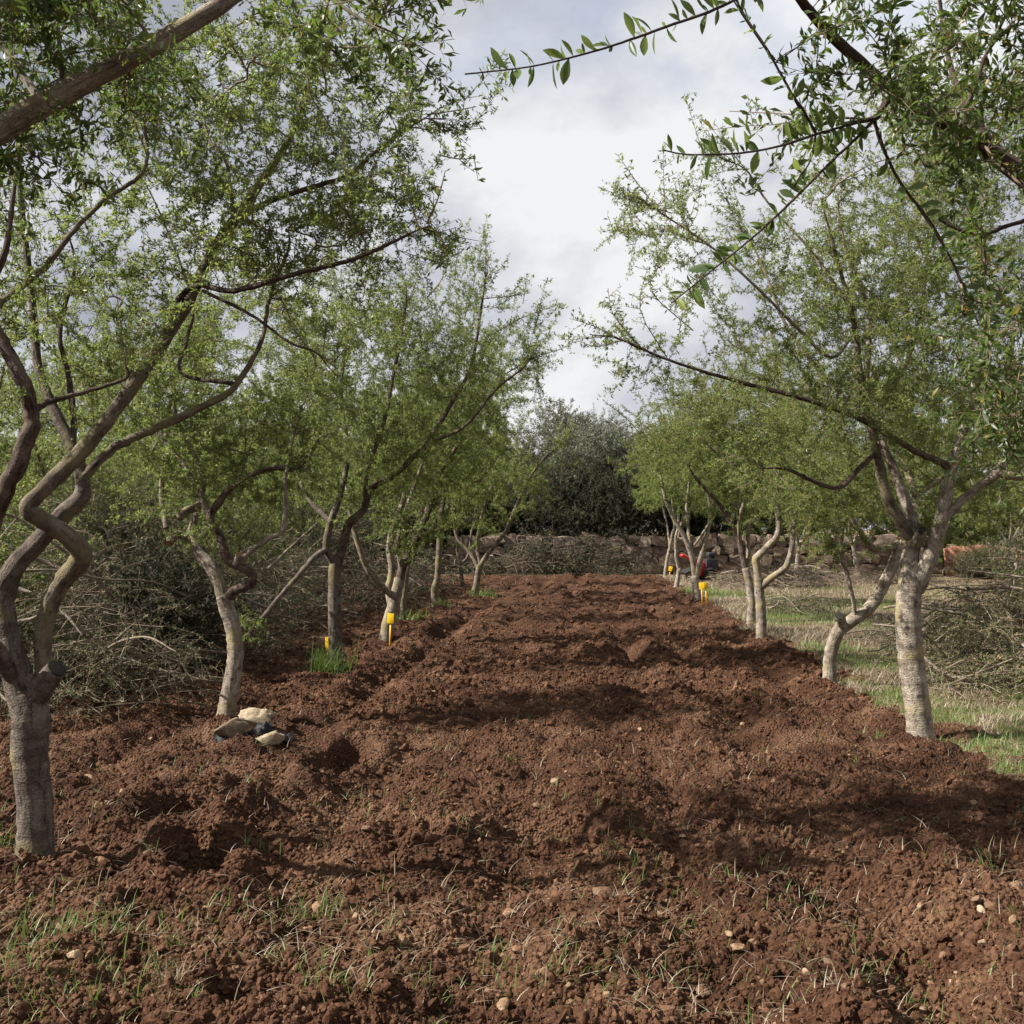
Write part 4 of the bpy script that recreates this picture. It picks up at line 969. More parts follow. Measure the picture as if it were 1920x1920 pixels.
# ------------------------------------------------------------------ the overhanging tree on the right with countable leaves
def PW(rows):
    return [tuple(P(px, py, dd)) + (r * dd / F,) for px, py, dd, r in rows]
def near_right_tree():
    rng = np.random.default_rng(77)
    root = orchard_tree('tree whose red-brown limb and big leafy sprays hang overhead, right of the strip', None, 2.4,
        [(2.75, 3.6, 0, .09), (2.72, 3.55, .5, .085), (2.62, 3.4, 1.05, .08)],
        [LS([(2.62, 3.4, 1.0, .06), (2.2, 3.1, 1.7, .045)] + PW([(2150, 480, 2.75, 20), (2020, 400, 2.6, 18), (1920, 333, 2.5, 16), (1800, 247, 2.4, 13.5), (1680, 172, 2.33, 12), (1605, 109, 2.3, 10.5), (1560, 67, 2.28, 10), (1519, 22, 2.25, 9), (1470, -40, 2.2, 8), (1420, -60, 2.15, 5)]), mat=M_DARKBARK),
         LS(PW([(1690, 178, 2.33, 7), (1667, 186, 2.3, 6.5), (1652, 205, 2.27, 6), (1638, 222, 2.25, 5)]), mat=M_DARKBARK),
         LS(PW([(1638, 222, 2.25, 3.5), (1652, 270, 2.25, 3), (1690, 345, 2.25, 2.8), (1740, 410, 2.25, 2.5), (1780, 480, 2.27, 2), (1825, 590, 2.3, 1.5)]), mat=M_DARKBARK),
         LS(PW([(1530, 250, 2.15, 2.6), (1505, 205, 2.1, 2.4), (1478, 165, 2.1, 2.2), (1440, 95, 2.1, 2.2), (1400, 35, 2.1, 2), (1375, -10, 2.1, 2)]), mat=M_DARKBARK),
         PW([(1950, 330, 2.7, 10), (1880, 290, 2.75, 9), (1830, 230, 2.8, 8), (1790, 150, 2.85, 6), (1770, 60, 2.9, 4), (1760, -40, 2.9, 3)]),
         LS(PW([(1805, 250, 2.4, 6), (1812, 200, 2.4, 5), (1830, 160, 2.4, 4), (1850, 100, 2.4, 3), (1900, 40, 2.4, 2)]), mat=M_DARKBARK),
         LS(PW([(1760, 410, 2.6, 4), (1830, 440, 2.6, 4), (1900, 420, 2.65, 4), (1980, 400, 2.7, 4)]), mat=M_DARKBARK),
         [(2.62, 3.4, 1.0, .05), (2.9, 3.8, 1.8, .045), (2.9, 4.0, 2.6, .035), (2.6, 4.0, 3.3, .02)],
         [(2.62, 3.4, 1.0, .05), (2.9, 3.0, 1.8, .04), (2.8, 2.7, 2.6, .03), (2.4, 2.5, 3.3, .02)]],
        [tuple(P(1800, 110, 2.45)) + (.17, .25, .15, 1.0), tuple(P(1850, 380, 2.55)) + (.13, .2, .12, .9), tuple(P(1560, 160, 2.25)) + (.09, .12, .10, 1.0), tuple(P(1620, 300, 2.3)) + (.09, .1, .05, .7),
         tuple(P(1760, 520, 2.4)) + (.10, .14, .09, .9), tuple(P(1900, 620, 2.8)) + (.11, .25, .13, .8), (2.6, 3.6, 2.8, .8, .8, .6, .03), (1.9, 2.6, 3.1, .7, .6, .3, .03), tuple(P(1890, 850, 3.0)) + (.09, .12, .13, .5)],
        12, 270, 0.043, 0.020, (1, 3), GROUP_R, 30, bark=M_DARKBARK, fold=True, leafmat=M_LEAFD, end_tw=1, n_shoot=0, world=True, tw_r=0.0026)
    org = np.array(root.location)
    # one leaf mesh, shared: oblong blade with a raised midrib and bent edges
    def leaf_blade(k):
        rows = [(0.0, .03), (0.10, .05), (0.22, .12), (0.42, .185), (0.62, .20), (0.80, .14), (0.93, .055), (1.0, .0)]
        V, Q = [], []
        for i, (t, w) in enumerate(rows):
            bend = -0.10 * t * t * (1 if k != 1 else 2.2)
            V += [(-w, t, bend + w * 0.35), (0, t, bend), (w, t, bend + w * 0.35)]
            if i: Q += [((i - 1) * 3, (i - 1) * 3 + 1, i * 3 + 1, i * 3), ((i - 1) * 3 + 1, (i - 1) * 3 + 2, i * 3 + 2, i * 3 + 1)]
        V = np.array(V, float)
        if k == 2: V[:, 0] *= 0.7
        return mesh_np('leaf', V, np.array(Q), M_LEAFN)
    blades = [leaf_blade(k) for k in range(3)]
    sprays = [
        ('twig', [(1480, -60, 2.15, 3.2), (1400, -12, 2.1, 3), (1330, 22, 2.05, 2.8), (1250, 50, 2.0, 2.6), (1180, 75, 1.97, 2.4), (1100, 100, 1.95, 2.1), (1000, 124, 1.93, 1.7), (920, 134, 1.92, 1.3), (872, 139, 1.92, .7)], 70, 'up'),
        ('twig', [(1638, 222, 2.25, 3), (1585, 236, 2.2, 2.7), (1530, 252, 2.15, 2.5), (1470, 272, 2.12, 2.3), (1400, 286, 2.1, 1.9), (1330, 290, 2.08, 1.6), (1280, 289, 2.07, 1.2), (1243, 281, 2.06, .7)], 62, 'up'),
        ('twig', [(1640, 224, 2.25, 3.2), (1600, 265, 2.2, 2.9), (1560, 302, 2.17, 2.7), (1470, 392, 2.12, 2.4), (1400, 455, 2.1, 2), (1330, 511, 2.08, 1.6), (1260, 568, 2.06, .8)], 92, 'both'),
        ('twig', [(1640, 228, 2.25, 2.6), (1675, 320, 2.2, 2.3), (1730, 400, 2.2, 2.1), (1775, 470, 2.2, 1.8), (1805, 530, 2.2, 1.5), (1835, 610, 2.2, .8)], 44, 'both'),
        ('twig', [(1530, 250, 2.15, 2.2), (1520, 300, 2.12, 1.8), (1500, 330, 2.1, 1.4), (1490, 350, 2.1, .8)], 12, 'both'),
        ('twig', [(1500, 205, 2.1, 2.2), (1460, 130, 2.08, 1.8), (1400, 40, 2.06, 1.5), (1372, -5, 2.05, 1)], 18, 'both')]
    for nm, rows, nl, how in sprays:
        nd = np.array(PW(rows))
        me, pts, T, rad = limb_mesh('twig', nd - np.array(list(org) + [0]), M_DARKBARK, 7, 6, 0.12, 5)
        tw = mobj('twig', me, root)
        ln = np.concatenate([[0], np.cumsum(np.linalg.norm(np.diff(pts, axis=0), axis=1))]); ln /= ln[-1]
        ncl = max(4, int(nl / 2.2)); tcl = 0.10 + 0.90 * (np.arange(ncl) + rng.uniform(-.5, .5, ncl)) / ncl
        t = tcl[rng.integers(0, ncl, nl)] + rng.normal(size=nl) * .006; t[:ncl] = tcl
        for j, tj in enumerate(np.clip(t, 0, 1)):
            p = np.array([np.interp(tj, ln, pts[:, k]) for k in range(3)])
            i = min(int(np.searchsorted(ln, tj)), len(T) - 1); tg = Vector(T[i])
            upv = Vector((rng.normal() * 0.25, rng.normal() * 0.55, 1.0 if (how == 'up' and rng.uniform() < 0.68) or (how == 'both' and rng.uniform() < 0.55) else -1.0))
            d = (upv - tg * upv.dot(tg)).normalized() + tg * rng.uniform(0.05, 0.75)
            d.normalize()
            n = Vector((rng.normal() * 1.3, -.7 + rng.normal() * 1.3, rng.normal())); n = (n - d * n.dot(d)).normalized()
            s = d.cross(n)
            l = 0.043 * rng.uniform(0.28, 1.15) * (1 if tj < 0.93 else 0.75)
            o = mobj('leaf', blades[int(rng.integers(3))], tw)
            w = rng.uniform(0.75, 1.15)
            o.matrix_local = Matrix(((s.x * l * w, d.x * l, n.x * l, p[0]), (s.y * l * w, d.y * l, n.y * l, p[1]), (s.z * l * w, d.z * l, n.z * l, p[2]), (0, 0, 0, 1)))
near_right_tree()

# ------------------------------------------------------------------ further orchard rows and the trees behind the wall
def generic_tree(label, x, y, h, rad, lean, n_twig, llen, seed, leafmat=None, bark=None, group=None, trunk_h=1.0, tr=0.07, name='orchard_tree'):
    r = random.Random(seed); z0 = hz(x, y)
    tx, ty = x + lean[0] * trunk_h, y + lean[1] * trunk_h
    trunk = [(x, y, z0, tr), (x + lean[0] * .5 * trunk_h, y + lean[1] * .5 * trunk_h, z0 + trunk_h * .55, tr * .9), (tx, ty, z0 + trunk_h, tr * .85)]
    limbs = []
    k = r.randint(3, 4); a0 = r.uniform(0, 6.28)
    for i in range(k):
        a = a0 + i * 6.283 / k + r.uniform(-.4, .4); q = rad * r.uniform(.5, .75)
        limbs.append([(tx, ty, z0 + trunk_h * .95, tr * .6), (tx + math.cos(a) * q * .35, ty + math.sin(a) * q * .35, z0 + trunk_h + (h - trunk_h) * .25, tr * .5),
                      (tx + math.cos(a) * q * .6 + r.uniform(-.15, .15), ty + math.sin(a) * q * .6, z0 + trunk_h + (h - trunk_h) * .5, tr * .35), (tx + math.cos(a) * q, ty + math.sin(a) * q, z0 + trunk_h + (h - trunk_h) * .85, tr * .15)])
    crown = []
    for i in range(5):
        a = a0 + i * 1.2566 + r.uniform(-.5, .5); q = rad * r.uniform(.25, .55)
        zc = z0 + trunk_h + (h - trunk_h) * r.uniform(.35, .72)
        crown.append((tx + math.cos(a) * q, ty + math.sin(a) * q, zc, rad * r.uniform(.45, .65), rad * r.uniform(.45, .65), (h - trunk_h) * r.uniform(.26, .40), 1.0))
    return orchard_tree(label, None, y, trunk, limbs, crown, int(n_twig * .07) + 6, n_twig, llen, llen * .9, (1, 3), group, seed, bark=bark or M_BARK, leafmat=leafmat, world=True, tw_r=0.0035 + llen * .02, spur=(.14, .06, .2), name=name, sides=8)

GL2, GR2 = 'orchard trees in the row beyond the brush piles', 'orchard trees scattered over the grass by the walls'
row2 = [(-6.3, 12.2, 4.0), (-6.1, 15.6, 4.0), (-5.6, 19.2, 4.1), (-5.2, 23.0, 4.0), (-4.6, 27.0, 3.9), (-9.2, 17.5, 4.2), (-9.6, 22.5, 4.4), (-9.0, 28.0, 4.3), (-7.0, 31.5, 4.2), (-13.5, 27.0, 4.4)]
row2_label = ['orchard tree rising behind the large tangled brush pile', 'orchard tree rising behind the pile of wilted prunings', 'orchard tree rising behind the low brush pile, beyond the straight grey tree',
              'orchard tree rising behind the grey brush pile, beyond the three-stemmed tree', 'orchard tree rising behind the brush pile past the lichen-footed tree'] + ['far orchard tree among the tall brush piles beyond the left row'] * 5
for i, (x, y, h) in enumerate(row2):
    generic_tree(row2_label[i], x, y, h, 2.0, (random.uniform(-.2, .2), 0), 380, 0.032 + y * .0013, 200 + i, group=GL2, trunk_h=.75)
row3 = [(10.6, 33.5, 3.4, 'small pale tree standing in front of the stone wall'), (14.5, 31.8, 3.8, 'small Y-shaped tree before the terracotta wall'), (10.4, 19.6, 3.9, None), (12.2, 23.6, 4.0, None), (7.9, 30.6, 3.8, None), (16.5, 28.0, 4.2, None), (7.2, 12.6, 4.0, None), (11.2, 17.5, 4.2, None)]
for i, (x, y, h, lb) in enumerate(row3):
    generic_tree(lb or 'green orchard tree out on the grass beyond the right row', x, y, h, 1.9, (random.uniform(-.25, .25), 0), 300, 0.030 + y * .0015, 240 + i, leafmat=M_LEAFY if i % 2 else M_LEAF, bark=M_BARKP, group=GR2)

def big_tree(label, x, y, h, rx, seed, leafmat, n=4200, llen=0.16, zlow=0.25, group='tall trees behind the stone wall', ry=None, cat='tree', name='background_tree'):
    """dense old tree or tall shrub: clumps of leaf sprays on a trunk with limbs"""
    rng = np.random.default_rng(seed); z0 = hz(x, y); ry = ry or rx * .8
    root = empty(name, (x, y, z0)); tag(root, label, cat, group)
    tr = rx * .06 + .05
    me, *_ = limb_mesh('trunk', [(0, 0, -.1, tr * 1.2), (rng.normal() * .1, rng.normal() * .1, h * .25, tr), (rng.normal() * .3, rng.normal() * .2, h * .5, tr * .7), (rng.normal() * .3, 0, h * .8, tr * .3)], M_BARK, 10, 6, .1, seed, flare=True)
    mobj('trunk', me, root)
    nc = 46; cl = rand_in(rng, nc, .45)
    C = np.stack([cl[:, 0] * rx * .85, cl[:, 1] * ry * .85, h * (zlow + (1 - zlow) * (.5 + .5 * cl[:, 2] * .86))], -1)
    for j in range(6):
        e_ = C[j * 7]
        me, *_ = limb_mesh('limb', [(0, 0, h * .22, tr * .55), tuple(e_ * np.array([.4, .4, .7])) + (tr * .35,), tuple(e_) + (tr * .12,)], M_BARK, 7, 5, .1, seed + j)
        mobj('limb', me, root)
    cr = rx * rng.uniform(.20, .38, nc)
    k = rng.integers(0, nc, n)
    v = rand_in(rng, n, .55)
    a = C[k] + v * cr[k][:, None] * np.array([1, 1, .85])
    d = unit(v + rng.normal(size=(n, 3)) * .5 + np.array([0, 0, .45]))
    ln = rng.uniform(.12, .42, n) * (.6 + .1 * rx)
    a[:, 2] = np.maximum(a[:, 2], .15)
    hid = sprays_of(leafmat, llen * .42, .5, False, .004, dens=.75)
    instances('crown', a, dir_euler(d, rng), np.repeat(rng.uniform(.7, 1.35, n)[:, None], 3, 1), rng.integers(0, NSPRAY, n), hid, root)
    pos = a
    STATS.append((label, n, len(pos)))
BT = [('dull olive-brown rounded tree rising behind the end of the strip', 1.9, 41.5, 6.2, 2.6, M_BGLEAF),
      ('silvery olive tree behind the stone wall at the end of the strip', 3.2, 38.6, 5.4, 1.9, M_OLIVE),
      ('evergreen shrub with shade-darkened leaf colour under the silvery olive behind the wall', 2.2, 37.4, 4.1, 3.0, M_SHADELEAF),
      ('evergreen shrub with shade-darkened leaf colour right of the silvery olive, behind the wall', 5.9, 37.6, 3.9, 2.4, M_SHADELEAF),
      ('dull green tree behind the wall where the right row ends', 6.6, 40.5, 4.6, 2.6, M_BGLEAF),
      ('dark evergreen shrub where the stone wall disappears past the left row', -4.4, 37.0, 2.9, 2.3, M_SHADELEAF),
      ('dark evergreen shrub behind the wall, left of the olive-brown tree', -1.2, 37.4, 3.1, 2.1, M_SHADELEAF),
      ('dark bushy shrub beyond the last brush pile', -8.6, 36.6, 2.8, 2.4, M_SHADELEAF),
      ('broad dark tree behind the wall, past the left row', -2.4, 40.0, 5.6, 2.9, M_BGLEAF)]
for i, (lb, x, y, h, rx, mt) in enumerate(BT):
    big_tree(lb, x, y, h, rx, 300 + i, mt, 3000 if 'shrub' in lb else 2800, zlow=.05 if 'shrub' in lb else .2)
BX = [(-5.6, 39.4), (-8.0, 41), (-11, 38.8), (-14, 40), (-20, 42), (-26, 41), (10.6, 41), (15.5, 40), (20.5, 41.5), (26, 41)]
for i, (x, y) in enumerate(BX):
    big_tree('dull green tree in the belt of trees %s' % ('beyond the left rows' if x < 0 else 'behind the stone and terracotta walls'), x, y, random.uniform(4.4, 5.6), 3.2, 330 + i, (M_BGLEAF, M_LEAF)[i % 2], 2200, 0.19, .08, 'belt of trees beyond the left rows' if x < 0 else 'belt of trees behind the walls')

SHR = [('low green shrub growing up through the large tangled brush pile', -4.9, 10.2, 1.7, .85, M_LEAF), ('low green shrub between the two piles behind the zigzag-forked tree', -3.6, 11.3, 1.0, .6, M_SHADELEAF), ('dark green shrub behind the pile of wilted prunings', -5.2, 14.4, 2.0, 1.1, M_BGLEAF),
       ('green shrub among the piles left of the straight grey tree', -4.6, 17.9, 1.8, 1.0, M_LEAF), ('dark shrub behind the three-stemmed tree', -3.9, 22.4, 1.9, 1.1, M_SHADELEAF), ('green scrub at the back of the leafy pile by the stout pale tree', 6.3, 11.8, 1.5, .9, M_LEAF),
       ('green scrub behind the pile on the straw', 8.0, 15.6, 1.6, 1.0, M_BGLEAF), ('low scrub in front of the terracotta wall', 13.9, 32.6, .6, .6, M_BGLEAF), ('greener scrub where the terracotta wall meets its pillar', 17.0, 32.4, .55, .6, M_LEAF)]
for i, (lb, x, y, h, rx, mt) in enumerate(SHR):
    big_tree(lb, x, y, h, rx, 360 + i, mt, 520, 0.095, .02, 'low shrubs among the brush piles', rx, 'shrub', 'shrub')
# ------------------------------------------------------------------ brush piles
def brush_pile(label, x, y, rx, ry, h, n, seed, leafy=1.0, mat=None, wood=None, n_parts=8, llen=0.03, tw=0.0045, group='piles of pruned branches'):
    rng = np.random.default_rng(seed); z0 = hz(x, y)
    root = empty('brush_pile', (x, y, z0)); tag(root, label, 'brush pile', group)
    def stem(l, r):
        q = rand_in(rng, 1, .0)[0]; c = np.array([q[0] * rx, q[1] * ry, 0])
        top = h * (1 - .8 * (q[0] ** 2 + q[1] ** 2)) * (.75 + .8 * float(perlin(q[0] * 2.2 + seed, q[1] * 2.2))); c[2] = rng.uniform(.02, 1) ** .8 * max(top, .08)
        a = rng.uniform(0, 2 * np.pi); d = np.array([math.cos(a), math.sin(a), rng.normal() * .28]); d = d / np.linalg.norm(d)
        sag = np.array([0, 0, -1.0]) * l * rng.uniform(.05, .28); side = unit(np.cross(d, [0, 0, 1.0])) * l * rng.normal() * .12
        s = np.linspace(-.5, .5, 6)[:, None]
        p = c + d * l * s + (sag + side) * (s * s * 4 - .5) * .6
        p += rng.normal(size=p.shape) * l * .012
        p[:, 2] = np.clip(p[:, 2], .015, None)
        return (p, r, r * .35)
    twg = [stem(rng.uniform(.35, 1.1), tw * rng.uniform(.5, 1.3)) for _ in range(n)]
    sp = spurs(rng, twg, .16, .05, .22, tw * .7)
    V, Q = twig_arrays(twg + sp, 3)
    mobj('twigs', mesh_np('twigs', V, Q, wood or M_DEAD), root)['kind'] = 'stuff'
    if leafy > 0:
        lp = [t for t in twg + sp if rng.uniform() < leafy * (.78 + 1.3 * float(perlin(t[0][1][0] * 1.3 + seed, t[0][1][1] * 1.3 + t[0][1][2] * 1.5)))]
        pos, dr, nr, l, w = leaves_on(lp, rng, llen * .75, (1, 3), llen)
        pos[:, 2] = np.clip(pos[:, 2], .01, None)
        V, Fc, rn = leaf_arrays(pos, dr, nr, l, w, rng.uniform(0, 1, len(pos)))
        mobj('dry_leaves', mesh_np('dry_leaves', V, Fc, mat or M_WILT, False, {'rnd': ('FLOAT', rn)}), root)['kind'] = 'stuff'
        STATS.append((label, n, len(pos)))
    for j in range(int(n_parts * 1.7)):
        p, r0, r1 = stem(rng.uniform(.7, 2.0), rng.uniform(.006, .024))
        p[:, 2] += h * .12
        me, *_ = limb_mesh('branch', np.hstack([p, np.linspace(r0, r1, 6)[:, None]]), M_BARKP, 6, 4, .12, seed + j)
        mobj('branch', me, root)
    return root
brush_pile('large tangled brush pile between the zigzag-forked tree and the stumped tree', -4.0, 9.4, 1.4, 1.5, 1.65, 520, 400, 1.0, n_parts=14)
brush_pile('brush pile of wilted prunings behind the zigzag-forked tree', -4.2, 12.8, 1.7, 1.7, 1.75, 480, 401, 1.0, n_parts=12, llen=.035)
brush_pile('low brush pile left of the straight grey tree', -4.3, 16.4, 1.8, 1.8, 1.75, 440, 402, .9, llen=.042, tw=.006, n_parts=12)
brush_pile('grey brush pile behind the three-stemmed tree', -3.6, 20.4, 1.8, 1.9, 1.7, 400, 403, .8, llen=.05, tw=.007, n_parts=12)
brush_pile('brush pile past the thin lichen-footed tree', -3.0, 25.5, 1.8, 2.2, 1.7, 380, 404, .8, llen=.055, tw=.008, n_parts=10)
brush_pile('leafy brush pile left of the stumped tree', -5.6, 6.8, 1.4, 1.3, 1.2, 340, 405, 1.0, n_parts=6)
brush_pile('tall brush pile among the trunks of the row beyond, left of the strip', -7.4, 17.0, 2.0, 3.0, 1.8, 420, 414, .9, llen=.05, tw=.007, n_parts=8)
brush_pile('long brush pile far beyond the left rows', -7.5, 24.5, 2.4, 3.2, 1.9, 420, 415, .9, llen=.06, tw=.008, n_parts=8)
brush_pile('dark brush heap against the stone wall across the end of the strip', 1.3, 34.8, 3.2, .8, 1.25, 560, 406, 1.0, M_SHADELEAF, M_TWIG, llen=.075, tw=.008, n_parts=10)  # the heap's shade is put into its darker leaf and twig colours
brush_pile('leafy brush pile beside the stout pale tree', 5.2, 10.4, 1.5, 1.7, 1.3, 560, 407, 1.0, n_parts=14, llen=.034)
brush_pile('brush pile behind the stout tree, on the straw', 6.6, 14.5, 1.6, 1.8, .85, 380, 408, .9, n_parts=10, llen=.04)
brush_pile('bare grey twig heap beside the red tiller', 6.6, 27.5, 1.7, 1.5, .7, 420, 409, .12, tw=.007, n_parts=12, llen=.05)
brush_pile('low bare twig heap before the stone wall', 9.2, 30.5, 2.4, 1.3, .55, 420, 410, .1, tw=.008, n_parts=8, llen=.05)
brush_pile('small leafy cut branch heap on the grass', 4.9, 19.2, .7, .8, .35, 90, 411, 1.0, n_parts=3, llen=.045)
brush_pile('thin twig heap behind the elbow-bent tree', 5.4, 13.6, 1.0, 1.0, .4, 160, 412, .6, n_parts=5, llen=.04)

# ------------------------------------------------------------------ marker stakes
M_YEL = mat_plain('yellow_plastic', (0.80, 0.50, 0.012), 0.45, 0.4, 0.08)
M_YEL2 = mat_plain('orange_stake', (0.72, 0.33, 0.01), 0.5, 0.4, 0.08)
def marker(label, px, py, plates, hgt, tilt, dd=0.0, w=.085, ph=.125):
    d = gdepth(py) + dd; b = P(px, py, d); z = hz(b[0], b[1])
    root = empty('marker_stake', (b[0], b[1], z)); tag(root, label, 'marker', 'yellow marker stakes at the foot of the trees')
    for i, ox in enumerate(plates):
        V, Q = box_arr(ox - .011, ox + .011, -.006, .006, -.06, hgt - ph * .8)
        o = mobj('stake', mesh_np('stake', V, Q, M_YEL2, False), root); o.rotation_euler = (0, tilt, 0)
        V, Q = box_arr(ox - w / 2, ox + w / 2, -.013, -.0075, hgt - ph, hgt)
        pl = mobj('plate', mesh_np('plate', V, Q, M_YEL, False), root); pl.rotation_euler = (0, tilt * .9, R(-8 + 16 * i))
        bv = pl.modifiers.new('edge', 'BEVEL'); bv.width = .012; bv.segments = 3; bv.affect = 'EDGES'; bv.limit_method = 'ANGLE'
marker('yellow marker plate on an orange stake before the three-stemmed tree', 731, 1212, [0], .43, R(2), -.15)
marker('pair of yellow marker plates on stakes beside the slim V-forked tree', 1320, 1138, [-.03, .05], .40, R(-3), -.1, .095)
marker('small tilted yellow marker plate at the far end of the right row', 1254, 1087, [0], .36, R(11), 0, .11, .14)
marker('yellow stake half hidden behind the straight grey tree', 615, 1240, [0], .22, R(-2), .35, .05, .16)

# ------------------------------------------------------------------ red rotary tiller by the wall
def tiller():
    import bmesh
    bx_, by_ = P(1318, 1088, 30.5)[:2]
    root = empty('rotary_tiller', (bx_, by_, hz(bx_, by_))); root.rotation_euler = (0, 0, R(12))
    tag(root, 'red and black rotary tiller parked by the stone wall', 'tiller')
    red = mat_plain('red_paint', (0.42, 0.02, 0.015), 0.4, 0.5, .12); blk = mat_plain('black_metal', (0.022, 0.022, 0.024), .5, .4, .3); rub = mat_plain('tyre_rubber', (0.02, 0.019, 0.018), .85, .2, .3); ste = mat_plain('worn_steel', (.16, .12, .09), .6, .4, .3)
    def part(nm, x0, x1, y0, y1, z0, z1, mt, ry=0, loc=(0, 0, 0), bev=.02, par=None):
        V, Q = box_arr(x0, x1, y0, y1, z0, z1)
        o = mobj(nm, mesh_np(nm, V, Q, mt, False), par or root, loc); o.rotation_euler = (0, ry, 0)
        b = o.modifiers.new('edge', 'BEVEL'); b.width = bev; b.segments = 3
        return o
    part('engine', -.16, .18, -.17, .17, -.13, .15, blk, 0, (.20, 0, .50))
    part('fuel_tank', -.11, .11, -.13, .13, -.07, .07, blk, 0, (.22, 0, .76), .04)
    part('gearbox', -.13, .13, -.08, .08, -.2, .2, red, R(8), (-.02, 0, .36))
    part('tine_guard', -.26, .24, -.30, .30, -.02, .02, blk, R(-22), (-.38, 0, .36), .012)
    part('hood', -.30, .20, -.10, .10, -.045, .045, red, R(24), (-.38, 0, .64), .03)
    for s in (-1, 1):
        me, *_ = limb_mesh('handlebar', [(-.05, s * .1, .5, .016), (-.3, s * .16, .68, .016), (-.58, s * .24, .84, .016), (-.78, s * .27, .87, .018)], ste, 8, 5, 0, 2)
        hb = mobj('handlebar', me, root)
        me, *_ = limb_mesh('grip', [(-.66, s * .255, .858, .024), (-.73, s * .262, .866, .024), (-.80, s * .272, .872, .024)], rub, 8, 4, 0, 2); mobj('grip', me, hb)
        bm = bmesh.new()
        n, m_ = 24, 8
        vs = [[bm.verts.new(((.155 + .05 * math.cos(b * 2 * math.pi / m_) * (1.12 if a % 2 and math.cos(b * 2 * math.pi / m_) > .3 else 1)) * math.cos(a * 2 * math.pi / n), .055 * math.sin(b * 2 * math.pi / m_), (.155 + .05 * math.cos(b * 2 * math.pi / m_)) * math.sin(a * 2 * math.pi / n))) for b in range(m_)] for a in range(n)]
        for a in range(n):
            for b in range(m_): bm.faces.new((vs[a][b], vs[(a + 1) % n][b], vs[(a + 1) % n][(b + 1) % m_], vs[a][(b + 1) % m_]))
        me = bpy.data.meshes.new('wheel'); bm.to_mesh(me); bm.free(); me.materials.append(rub)
        w = mobj('wheel', me, root, (.12, s * .23, .205))
        bm = bmesh.new(); bmesh.ops.create_cone(bm, cap_ends=True, segments=16, radius1=.115, radius2=.09, depth=.05, matrix=Matrix.Rotation(R(90), 4, 'X'))
        me = bpy.data.meshes.new('rim'); bm.to_mesh(me); bm.free(); me.materials.append(ste); mobj('rim', me, w)
    for k in range(7):
        a = k * .9; yy = -.26 + k * .087
        me, *_ = limb_mesh('tine', [(-.40, yy, .20, .014), (-.40 + .11 * math.cos(a), yy, .20 + .11 * math.sin(a), .012), (-.40 + .17 * math.cos(a + .5), yy + .02, .20 + .17 * math.sin(a + .5), .008)], ste, 6, 4, 0, k); mobj('tine', me, root)
    me, *_ = limb_mesh('tine_shaft', [(-.40, -.3, .20, .02), (-.40, 0, .20, .02), (-.40, .3, .20, .02)], ste, 8, 4, 0, 1); mobj('tine_shaft', me, root)
    me, *_ = limb_mesh('air_filter', [(.30, .0, .62, .05), (.30, 0, .72, .055), (.30, 0, .80, .05)], blk, 10, 4, 0, 1); mobj('air_filter', me, root)
tiller()

# ------------------------------------------------------------------ limestone blocks with black sheeting by the zigzag tree
def sheet():
    d = gdepth(1392); c = P(470, 1385, d); n = 30
    u, v = np.meshgrid(np.linspace(-1, 1, n), np.linspace(-1, 1, n))
    X = u * .24; Y = v * .16
    Z = .05 + .055 * perlin(u * 2.3, v * 2.3) + .03 * perlin(u * 5.1 + 3, v * 5.1) + .12 * np.exp(-((u - .35) ** 2 + (v - .1) ** 2) * 6) * .6
    X = X + .02 * perlin(u * 3, v * 3 + 8); Y = Y + .03 * perlin(u * 3 + 5, v * 3)
    Zg = height(c[0] + X, c[1] + .1 + Y)
    idx = np.arange(n * n).reshape(n, n); q = np.stack([idx[:-1, :-1], idx[:-1, 1:], idx[1:, 1:], idx[1:, :-1]], -1).reshape(-1, 4)
    V = np.stack([X, Y, Zg + Z - hz(c[0], c[1] + .1) - .03], -1).reshape(-1, 3)
    o = mobj('plastic_sheet', mesh_np('plastic_sheet', V, q, mat_plain('black_plastic', (.010, .010, .011), .65, .25, .2)), None, (c[0], c[1] + .1, hz(c[0], c[1] + .1)))
    tag(o, 'crumpled black plastic sheet weighed down under the limestone blocks', 'sheet')
sheet()
def block(label, px, py, sx, sy, sz, seed, rot, lift=0.0):
    d = gdepth(py); c = P(px, py, d); z = hz(c[0], c[1])
    o = mobj('limestone_block', rock_mesh('limestone_block', seed, M_LIME, 0.0, 4, .42, .9, False, .14, 6), None, (c[0], c[1], z + sz * .30 + lift))
    o.scale = (sx, sy, sz); o.rotation_euler = (0.05, 0.04, rot)
    tag(o, label, 'rock', 'limestone blocks on the black sheet')
block('large buff limestone block at the foot of the zigzag tree', 438, 1392, .27, .20, .19, 3, .3)
block('buff limestone block behind the large one, touching the black sheet', 487, 1374, .25, .19, .20, 4, -.3, .02)
block('low flat yellowish limestone block in front of the black sheet', 503, 1395, .22, .15, .12, 9, .15)

